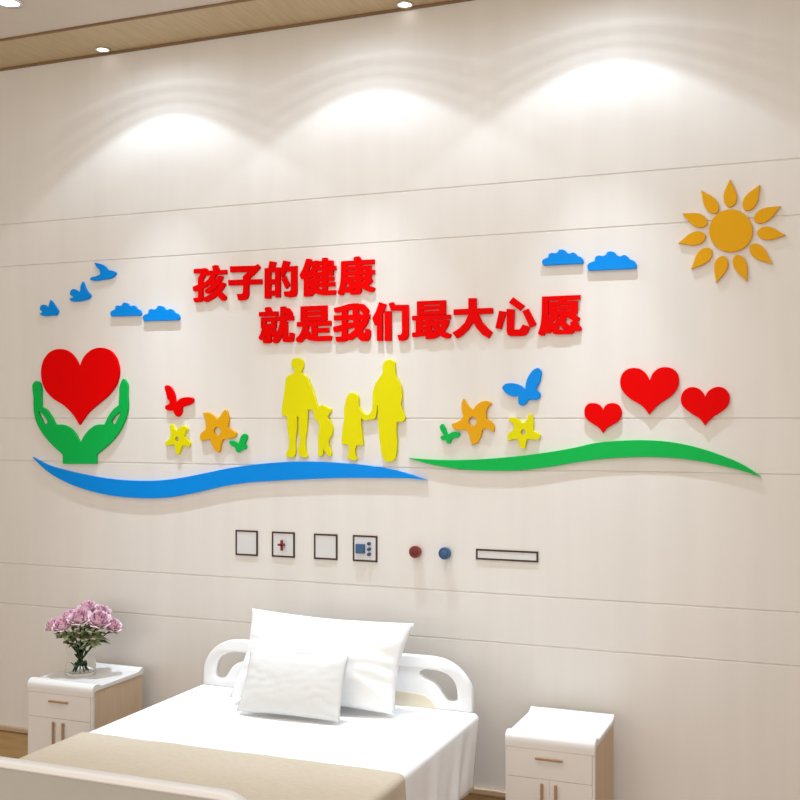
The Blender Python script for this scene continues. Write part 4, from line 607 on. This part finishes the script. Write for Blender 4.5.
# ---------------------------------------------------------------- bedside cabinets
def bedside_cabinet(x0, x1, yf, yb, top, label):
    w, d = x1 - x0, yb - yf
    t = thing('bedside_cabinet', ((x0+x1)/2, (yf+yb)/2, 0), label, 'bedside cabinet', 'white and beech bedside cabinets')
    hw, hd = w/2, d/2
    # carcass with beech sides
    box('body', -hw+.004, hw-.004, -hd+.020, hd-.004, .05, top-.036, M['side_wood'], t)
    box('front_edge', hw-.010, hw, -hd+.004, -hd+.022, .05, top-.03, M['white_gloss'], t, bev=.002)
    box('front_edge', -hw, -hw+.010, -hd+.004, -hd+.022, .05, top-.03, M['white_gloss'], t, bev=.002)
    # top: a tray with a rounded front nose and a raised rear lip, outline in (y, z)
    P = [(-hd+.018, top-.062)]
    P += [(-hd, top-.062), (-hd, top-.040)]
    rr = .034
    for k in range(1, 9):
        a = R(180 - 90*k/8)
        P.append((-hd+rr+rr*math.cos(a), top-.030+.028*math.sin(a)+.002))
    P += [(-hd+.046, top-.001), (-hd+.058, top-.007), (-hd+.072, top-.012), (-hd+.09, top-.013),
          (hd-.055, top-.013), (hd-.04, top-.010), (hd-.026, top-.002), (hd-.014, top+.002), (hd-.004, top-.001), (hd, top-.008), (hd, top-.030),
          (hd-.01, top-.036), (-hd+.03, top-.036), (-hd+.018, top-.044)]
    top_o = profile_x('top', P, -hw-.002, hw+.002, M['white_gloss'], t)
    bv = top_o.modifiers.new('bevel', 'BEVEL')
    bv.width = .004
    bv.segments = 2
    bv.limit_method = 'ANGLE'
    bv.angle_limit = R(60)
    smooth_by_angle(top_o, 35)
    # low side rims of the tray
    z_dr = top - .0615
    dr = box('drawer', -hw+.0103, hw-.0103, -hd+.001, -hd+.022, top-.175, z_dr, M['front_white'], t, bev=.0008)
    bm = box_bm(-.055, .055, -hd-.014, -hd-.006, top-.098, top-.088, .002)
    for sx in (-.045, .045):
        box_bm(sx-.004, sx+.004, -hd-.008, -hd+.002, top-.096, top-.090, 0, 2, bm)
    from_bm('handle', bm, M['handle_wood'], dr)
    for s in (-1, 1):
        xa, xb = (-hw+.0103, -.0003) if s < 0 else (.0003, hw-.0103)
        dd = box('door', xa, xb, -hd+.001, -hd+.022, .06, top-.1765, M['front_white'], t, bev=.0008)
        hx = s*.028
        bm = box_bm(hx-.005, hx+.005, -hd-.014, -hd-.006, top-.345, top-.190, .002)
        for hz in (top-.33, top-.205):
            box_bm(hx-.003, hx+.003, -hd-.008, -hd+.002, hz-.004, hz+.004, 0, 2, bm)
        from_bm('handle', bm, M['handle_wood'], dd)
    box('plinth', -hw+.015, hw-.015, -hd+.03, hd-.01, 0, .052, M['front_white'], t)
    return t


bedside_cabinet(-3.618, -3.240, -.500, -.090, .583, 'white and beech bedside cabinet carrying the vase of pink roses')
bedside_cabinet(-1.236, -.876, -.492, -.082, .583, 'white and beech bedside cabinet with an empty top, by the long framed panel')

# ---------------------------------------------------------------- bed
MT = .575
bx0, bx1 = -2.806, -1.420
cxb = (bx0 + bx1) / 2
yh, yf = -.262, -2.13
bed = thing('hospital_bed', (cxb, (yh+yf)/2, 0), 'hospital bed with white moulded end boards and a white draped sheet', 'bed')
byc = (yh+yf)/2


def bed_obj(o):
    o.parent = bed
    o.matrix_parent_inverse = Matrix.Translation((-cxb, -byc, 0))
    return o


bed_obj(box('mattress', bx0+.02, bx1-.02, yf+.01, yh-.01, .40, MT-.012, M['mattress'], bev=.03, seg=3))
bed_obj(box('bed_frame', bx0+.06, bx1-.06, yf-.02, yh+.02, .31, .398, M['metal'], bev=.01))
for lx in (bx0+.16, bx1-.16):
    for ly in (yf+.12, yh-.14):
        lg = bed_obj(box('leg', lx-.025, lx+.025, ly-.025, ly+.025, .095, .312, M['metal'], bev=.004))
        w = lathe_bm([(0, -.016), (.05, -.016), (.056, -.010), (.056, .010), (.05, .016), (0, .016)], 28)
        bmesh.ops.rotate(w, verts=w.verts, cent=(0, 0, 0), matrix=Matrix.Rotation(R(90), 3, 'Y'))
        bmesh.ops.translate(w, verts=w.verts, vec=(lx, ly, .056))
        wo = from_bm('caster_wheel', w, M['rubber'])
        wo.parent = lg


def plate_with_holes(name, loops, y_front, thick, m, bev=.006):
    c = center(loops)
    me = cutout_mesh(name, loops, thick, bev, c)
    o = link(name, me, m)
    o.location = (c[0], y_front + thick, c[1])
    return o


def mirror(L, cx):
    return [tuple([2*cx - p[0]] + list(p[1:])) for p in L][::-1]


hc = -2.119
right = [(-1.80, .797), (-1.707, .798), (-1.633, .7975), (-1.578, .789), (-1.523, .762), (-1.478, .717), (-1.458, .681), (-1.451, .63), (-1.451, .55, 1), (-1.451, .30, 1)]
outline = right + mirror(right, hc)
hole = [(-1.693, .724), (-1.679, .738), (-1.642, .741), (-1.601, .738), (-1.56, .725), (-1.532, .695), (-1.521, .653), (-1.521, .623), (-1.541, .613),
        (-1.569, .619), (-1.585, .639), (-1.605, .667), (-1.633, .69), (-1.679, .708)]
hb = plate_with_holes('headboard', [smooth_path(outline, 6), smooth_path(hole, 5), smooth_path(mirror(hole, hc), 5)], -.258, .036, M['plastic'], .007)
smooth_by_angle(hb, 50)
bed_obj(hb)
ins = [(-1.604, .50, 1), (-1.606, .545), (-1.622, .590), (-1.655, .622), (-1.71, .634), (-1.80, .637), (-2.40, .637), (-2.49, .634), (-2.545, .622),
       (-2.578, .590), (-2.594, .545), (-2.596, .50, 1)]
hi = plate_with_holes('headboard_inlay', [smooth_path(ins, 5)], -.262, .006, M['head_panel'], .001)
bed_obj(hi)
hi['label'] = 'cream inlay panel'

# footboard: taupe panel inside a white rounded rim
fx0, fx1, fz = -2.86, -1.395, .842
rr = .13


def rounded_top(x0, x1, z0, z1, r, n=12):
    L = [(x0, z0), (x1, z0)]
    for k in range(n+1):
        a = R(90*k/n)
        L.append((x1-r+r*math.cos(a), z1-r+r*math.sin(a)))
    for k in range(n+1):
        a = R(90+90*k/n)
        L.append((x0+r+r*math.cos(a), z1-r+r*math.sin(a)))
    return L


fy = -2.20
rim = plate_with_holes('footboard', [rounded_top(fx0, fx1, .25, fz, rr), rounded_top(fx0+.026, fx1-.026, .29, fz-.024, rr-.022)], fy, .040, M['plastic'], .007)
smooth_by_angle(rim, 50)
bed_obj(rim)
fp = plate_with_holes('footboard_panel', [rounded_top(fx0+.022, fx1-.022, .286, fz-.020, rr-.018)], fy+.010, .018, M['foot_panel'], .001)
bed_obj(fp)
fp['label'] = 'taupe footboard panel'


def drape(name, xa, xb, ya, yb, top, drop_l, drop_r, thick, m, folds=.02, seed=1, ny=90, edge_r=.024, taper=0.0, wav=.0, off=0.0):
    """cloth laid over the mattress from ya to yb and hanging down both long sides"""
    sec = []      # (x, z, outward x sign, depth below top)
    xa -= off
    xb += off
    for k in range(14):
        dz = drop_l * (1 - k/14)
        sec.append((xa, top-edge_r-dz*(1) + 0, -1, dz))
    for k in range(7):
        a = R(180 - 90*k/6)
        sec.append((xa+edge_r+edge_r*math.cos(a), top-edge_r+edge_r*math.sin(a), -1, 0))
    nx = 46
    for k in range(1, nx):
        sec.append((xa+edge_r+(xb-xa-2*edge_r)*k/nx, top, 0, 0))
    for k in range(7):
        a = R(90 - 90*k/6)
        sec.append((xb-edge_r+edge_r*math.cos(a), top-edge_r+edge_r*math.sin(a), 1, 0))
    for k in range(1, 15):
        dz = drop_r*k/14
        sec.append((xb, top-edge_r-dz, 1, dz))
    bm = bmesh.new()
    rows = []
    for j in range(ny+1):
        t = j/ny
        y = ya+(yb-ya)*t
        row = []
        for x, z, s, dz in sec:
            f = 0
            yy = y
            if dz > 0:
                q = min(1, dz/.22)
                f = q*folds*(math.sin(y*23+seed)+.6*math.sin(y*41+seed*2.3+dz*3)+.5*noise.noise((y*7, seed, dz*2)))*.6 + q*folds*.55
                yy = y + taper*q*(1 if j < ny*.06 else max(0, 1-(t-.06)/.35))*.9 if taper else y
                z2 = z + .006*math.sin(y*17+seed)*q
            else:
                z2 = z + (.0025*noise.noise((x*3, y*3, seed)) + wav*noise.noise((x*6+y*2, y*9, seed)) if s == 0 else 0)
            row.append(bm.verts.new((x + s*f, yy, z2)))
        rows.append(row)
    for a, b in zip(rows, rows[1:]):
        for k in range(len(sec)-1):
            bm.faces.new((a[k], a[k+1], b[k+1], b[k]))
    o = from_bm(name, bm, m, None, True)
    sol = o.modifiers.new('solid', 'SOLIDIFY')
    sol.thickness = thick
    sol.offset = -1
    return o


sheet = drape('bed_sheet', bx0, bx1, yh, yf, MT, .27, .27, .004, M['sheet'], folds=.014, seed=1.3, ny=150, taper=-.11)
tag(sheet, 'white cotton sheet draped over the mattress of the hospital bed', 'bed sheet')
bl = drape('blanket', bx0, bx1, -1.135, -2.125, MT+.009, .22, .20, .006, M['blanket'], folds=.010, seed=2.1, ny=80, edge_r=.027, wav=.004, off=.008)
tag(bl, 'beige linen runner blanket folded across the foot half of the bed', 'blanket')


# ---------------------------------------------------------------- pillows
def pillow(name, c4, thick, m, label, seed, n=44, pinch=.05, crease=.006, ridge=0.0, sag=0.0):
    """c4: four 3D corners (top first), thickness towards the room"""
    TL, TR, BR, BL = [Vector(c) for c in c4]
    nrm = (TR-TL).cross(BL-TL).normalized()
    if nrm.y > 0:
        nrm = -nrm
    cen = (TL+TR+BR+BL)/4
    bm = bmesh.new()
    sides = {}
    for side in (1, -1):
        grid = []
        for j in range(n+1):
            row = []
            v = j/n
            for i in range(n+1):
                u = i/n
                edge = i in (0, n) or j in (0, n)
                if side < 0 and edge:
                    row.append(sides[(i, j)])
                    continue
                # pull edges inward between corners
                uu = u + pinch*math.sin(math.pi*v)*(1-2*u)*(abs(1-2*u)**1.5)
                vv = v + pinch*math.sin(math.pi*u)*(1-2*v)*(abs(1-2*v)**1.5)
                p = (TL*(1-uu)+TR*uu)*(1-vv)+(BL*(1-uu)+BR*uu)*vv
                h = (max(0, 1-abs(2*u-1)**2.6)*max(0, 1-abs(2*v-1)**2.6))**.62
                belly = 1 + sag*(v-.5)
                e = max(abs(2*u-1), abs(2*v-1))
                wr = crease*(noise.noise((u*5+seed, v*3, seed*1.7))+.6*noise.noise((u*11+v*7, v*9-u*5, seed)))*min(1, h*2.2)
                ang = math.atan2(v-.5, u-.5)
                wr += crease*.7*math.sin(ang*17+seed)*max(0, e-.45)*min(1, h*3)
                d = thick*.5*h*belly+wr
                q = p + nrm*(d*side)
                vert = bm.verts.new(q-cen)
                if side > 0 and edge:
                    sides[(i, j)] = vert
                row.append(vert)
            grid.append(row)
        for j in range(n):
            for i in range(n):
                f = (grid[j][i], grid[j][i+1], grid[j+1][i+1], grid[j+1][i])
                bm.faces.new(f if side > 0 else f[::-1])
    o = from_bm(name, bm, m, None, True)
    o.location = cen
    tag(o, label, 'pillow', 'white pillows on the bed')
    return o


pillow('pillow', [(-2.475, -.34, .968), (-1.685, -.34, .955), (-1.722, -.470, .592), (-2.490, -.520, .605)], .20, M['pillow'],
       'large white pillow leaning on the headboard behind the small one', 3.1, crease=.010, pinch=.035)
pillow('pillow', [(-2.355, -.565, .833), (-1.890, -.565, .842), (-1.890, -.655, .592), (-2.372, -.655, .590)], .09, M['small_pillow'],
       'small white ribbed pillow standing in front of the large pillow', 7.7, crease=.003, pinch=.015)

# ---------------------------------------------------------------- vase with roses
vx, vy, vz = -3.475, -.28, .5705
vr, vh = .072, .155
vase = from_bm('glass_vase', lathe_bm([(0, 0), (vr*.93, 0), (vr, .006), (vr, vh), (vr-.002, vh+.001), (vr-.004, vh), (vr-.004, .016), (vr*.9, .013), (0, .013)], 48), M['glass'], None, True)
smooth_by_angle(vase, 40)
vase.location = (vx, vy, vz)
tag(vase, 'clear glass cylinder vase standing on the bedside cabinet', 'vase')
random.seed(5)


def bloom_bm(r, seed):
    rnd = random.Random(seed)
    outer, inner = bmesh.new(), bmesh.new()
    spec = [(5, .98, 70, .50, outer), (5, .86, 48, .62, outer), (5, .68, 30, .78, outer), (4, .50, 18, .88, inner), (3, .33, 8, .94, inner), (2, .17, 2, .98, inner)]
    for ring, (cnt, rad, lean, hgt, bm) in enumerate(spec):
        for k in range(cnt):
            a0 = 2*math.pi*k/cnt + ring*.7 + rnd.uniform(-.15, .15)
            span = 2*math.pi/cnt*.78
            nu, nv = 8, 7
            vs = []
            for j in range(nv+1):
                v = j/nv
                row = []
                for i in range(nu+1):
                    u = i/nu*2-1
                    wid = math.sin(math.pi*min(1, .22+v*.62))**.8
                    a = a0+u*span*.5*(.35+.8*wid)
                    # profile: cup rising from base then curling out at the rim
                    rr_ = rad*(.18+.82*math.sin(v*math.pi*.5)**.8)+.13*math.sin(R(lean))*max(0, v-.75)*4*(1-.4*u*u)
                    z = hgt*(v**1.15)*1.15 - .10*u*u*v - .38*math.sin(R(lean))*max(0, v-.72)*1.3
                    rr_ += .03*math.sin(u*5+k+ring)*v
                    row.append(bm.verts.new((math.cos(a)*rr_*r, math.sin(a)*rr_*r, (z-.35)*r)))
                vs.append(row)
            for j in range(nv):
                for i in range(nu):
                    bm.faces.new((vs[j][i], vs[j][i+1], vs[j+1][i+1], vs[j+1][i]))
    return outer, inner


def leaf_bm(bm, base, direction, length, width, rnd):
    d = Vector(direction).normalized()
    side = d.cross(Vector((0, 0, 1))).normalized()
    side = (side + Vector((0, 0, rnd.uniform(-.5, .5)))).normalized()
    up = side.cross(d).normalized()
    n = 6
    rows = []
    for j in range(n+1):
        t = j/n
        w = width*math.sin(math.pi*min(1, t*.93+.04))**.8
        c = Vector(base)+d*length*t - Vector((0, 0, 1))*length*.22*t*t
        rows.append([bm.verts.new(c+side*w*.5*s+up*(abs(s)*.18*w)) for s in (-1, 0, 1)])
    for a, b in zip(rows, rows[1:]):
        for k in range(2):
            bm.faces.new((a[k], a[k+1], b[k+1], b[k]))


# bloom centre (x offset, y offset, height above vase foot), radius, label
roses = [((-.153, -.030, .264), .045, 'mauve-pink rose at the far outer end of the bouquet, away from the bed'),
         ((-.043, -.080, .280), .053, 'large open mauve-pink rose low at the front of the bouquet'),
         ((-.099, .030, .303), .047, 'mauve-pink rose tucked behind the large low front bloom'),
         ((.045, -.060, .318), .056, 'large mauve-pink rose at the front centre of the bouquet'),
         ((.005, .045, .345), .053, 'topmost mauve-pink rose of the bouquet'),
         ((.132, -.020, .306), .057, 'large mauve-pink rose on the bed side of the bouquet'),
         ((.172, .035, .272), .046, 'mauve-pink rose at the outer end of the bouquet nearest the bed'),
         ((.075, .070, .325), .048, 'mauve-pink rose half hidden behind the front centre and bed side blooms')]
for i, ((dx, dy, dz), r, lab) in enumerate(roses):
    dx, dz, r = dx*.93, dz-.030, r*1.04
    rnd = random.Random(40+i)
    t = thing('rose', (vx, vy, vz), lab, 'rose', 'roses in the glass vase')
    ang = math.atan2(dy, dx)
    foot = Vector((-.035*math.cos(ang)+rnd.uniform(-.012, .012), -.035*math.sin(ang)+rnd.uniform(-.012, .012), .018))
    neck = Vector((dx*.27, dy*.27, vh*.95))
    if neck.xy.length > .05:
        neck.xy = neck.xy.normalized()*.05
    top = Vector((dx, dy, dz))
    path = []
    for k in range(15):
        s = k/14
        path.append(foot*(1-s)**2+neck*2*s*(1-s)+(top-Vector((0, 0, .02)))*s*s)
    sb = tube_bm(path, .0036, 8)
    st = from_bm('stem', sb, M['stem'], t, True)
    o_, in_ = bloom_bm(r, 11+i)
    tilt = Vector((dx*3.2, dy*2.2-.30, 1)).normalized()
    rot = Vector((0, 0, 1)).rotation_difference(tilt).to_matrix()
    for b_, nm, mm in ((o_, 'bloom', M['petal']), (in_, 'bloom_heart', M['petal_dark'])):
        bmesh.ops.rotate(b_, verts=b_.verts, cent=(0, 0, 0), matrix=rot)
        bmesh.ops.translate(b_, verts=b_.verts, vec=top)
        q = from_bm(nm, b_, mm, t, True)
        sm = q.modifiers.new('solid', 'SOLIDIFY')
        sm.thickness = .0012
        if nm == 'bloom':
            bo = q
        else:
            q.parent = bo
    for sidx, (s, ln) in enumerate(((.55, .060), (.62, .062), (.66, .056), (.70, .058), (.74, .060), (.78, .066), (.82, .055), (.86, .056), (.88, .050), (.9, .046), (.93, .046))):
        p = path[min(14, int(s*14))]
        a = ang + rnd.uniform(-1.5, 1.5) + sidx*1.9
        lb = bmesh.new()
        leaf_bm(lb, p, (math.cos(a), math.sin(a), rnd.uniform(-.15, .55)), ln*rnd.uniform(.8, 1.15), .038*rnd.uniform(.8, 1.25), rnd)
        lo = from_bm('leaf', lb, M['leaf'], t, True)
        md = lo.modifiers.new('solid', 'SOLIDIFY')
        md.thickness = .0006
    # small leaves that stand inside the vase
    for s in (.14, .22, .30, .38, .46):
        p = path[int(s*14)]
        a = rnd.uniform(0, 6.28)
        lb = bmesh.new()
        leaf_bm(lb, p, (math.cos(a), math.sin(a), 1.6), .042, .018, rnd)
        from_bm('leaf', lb, M['stem'], t, True)
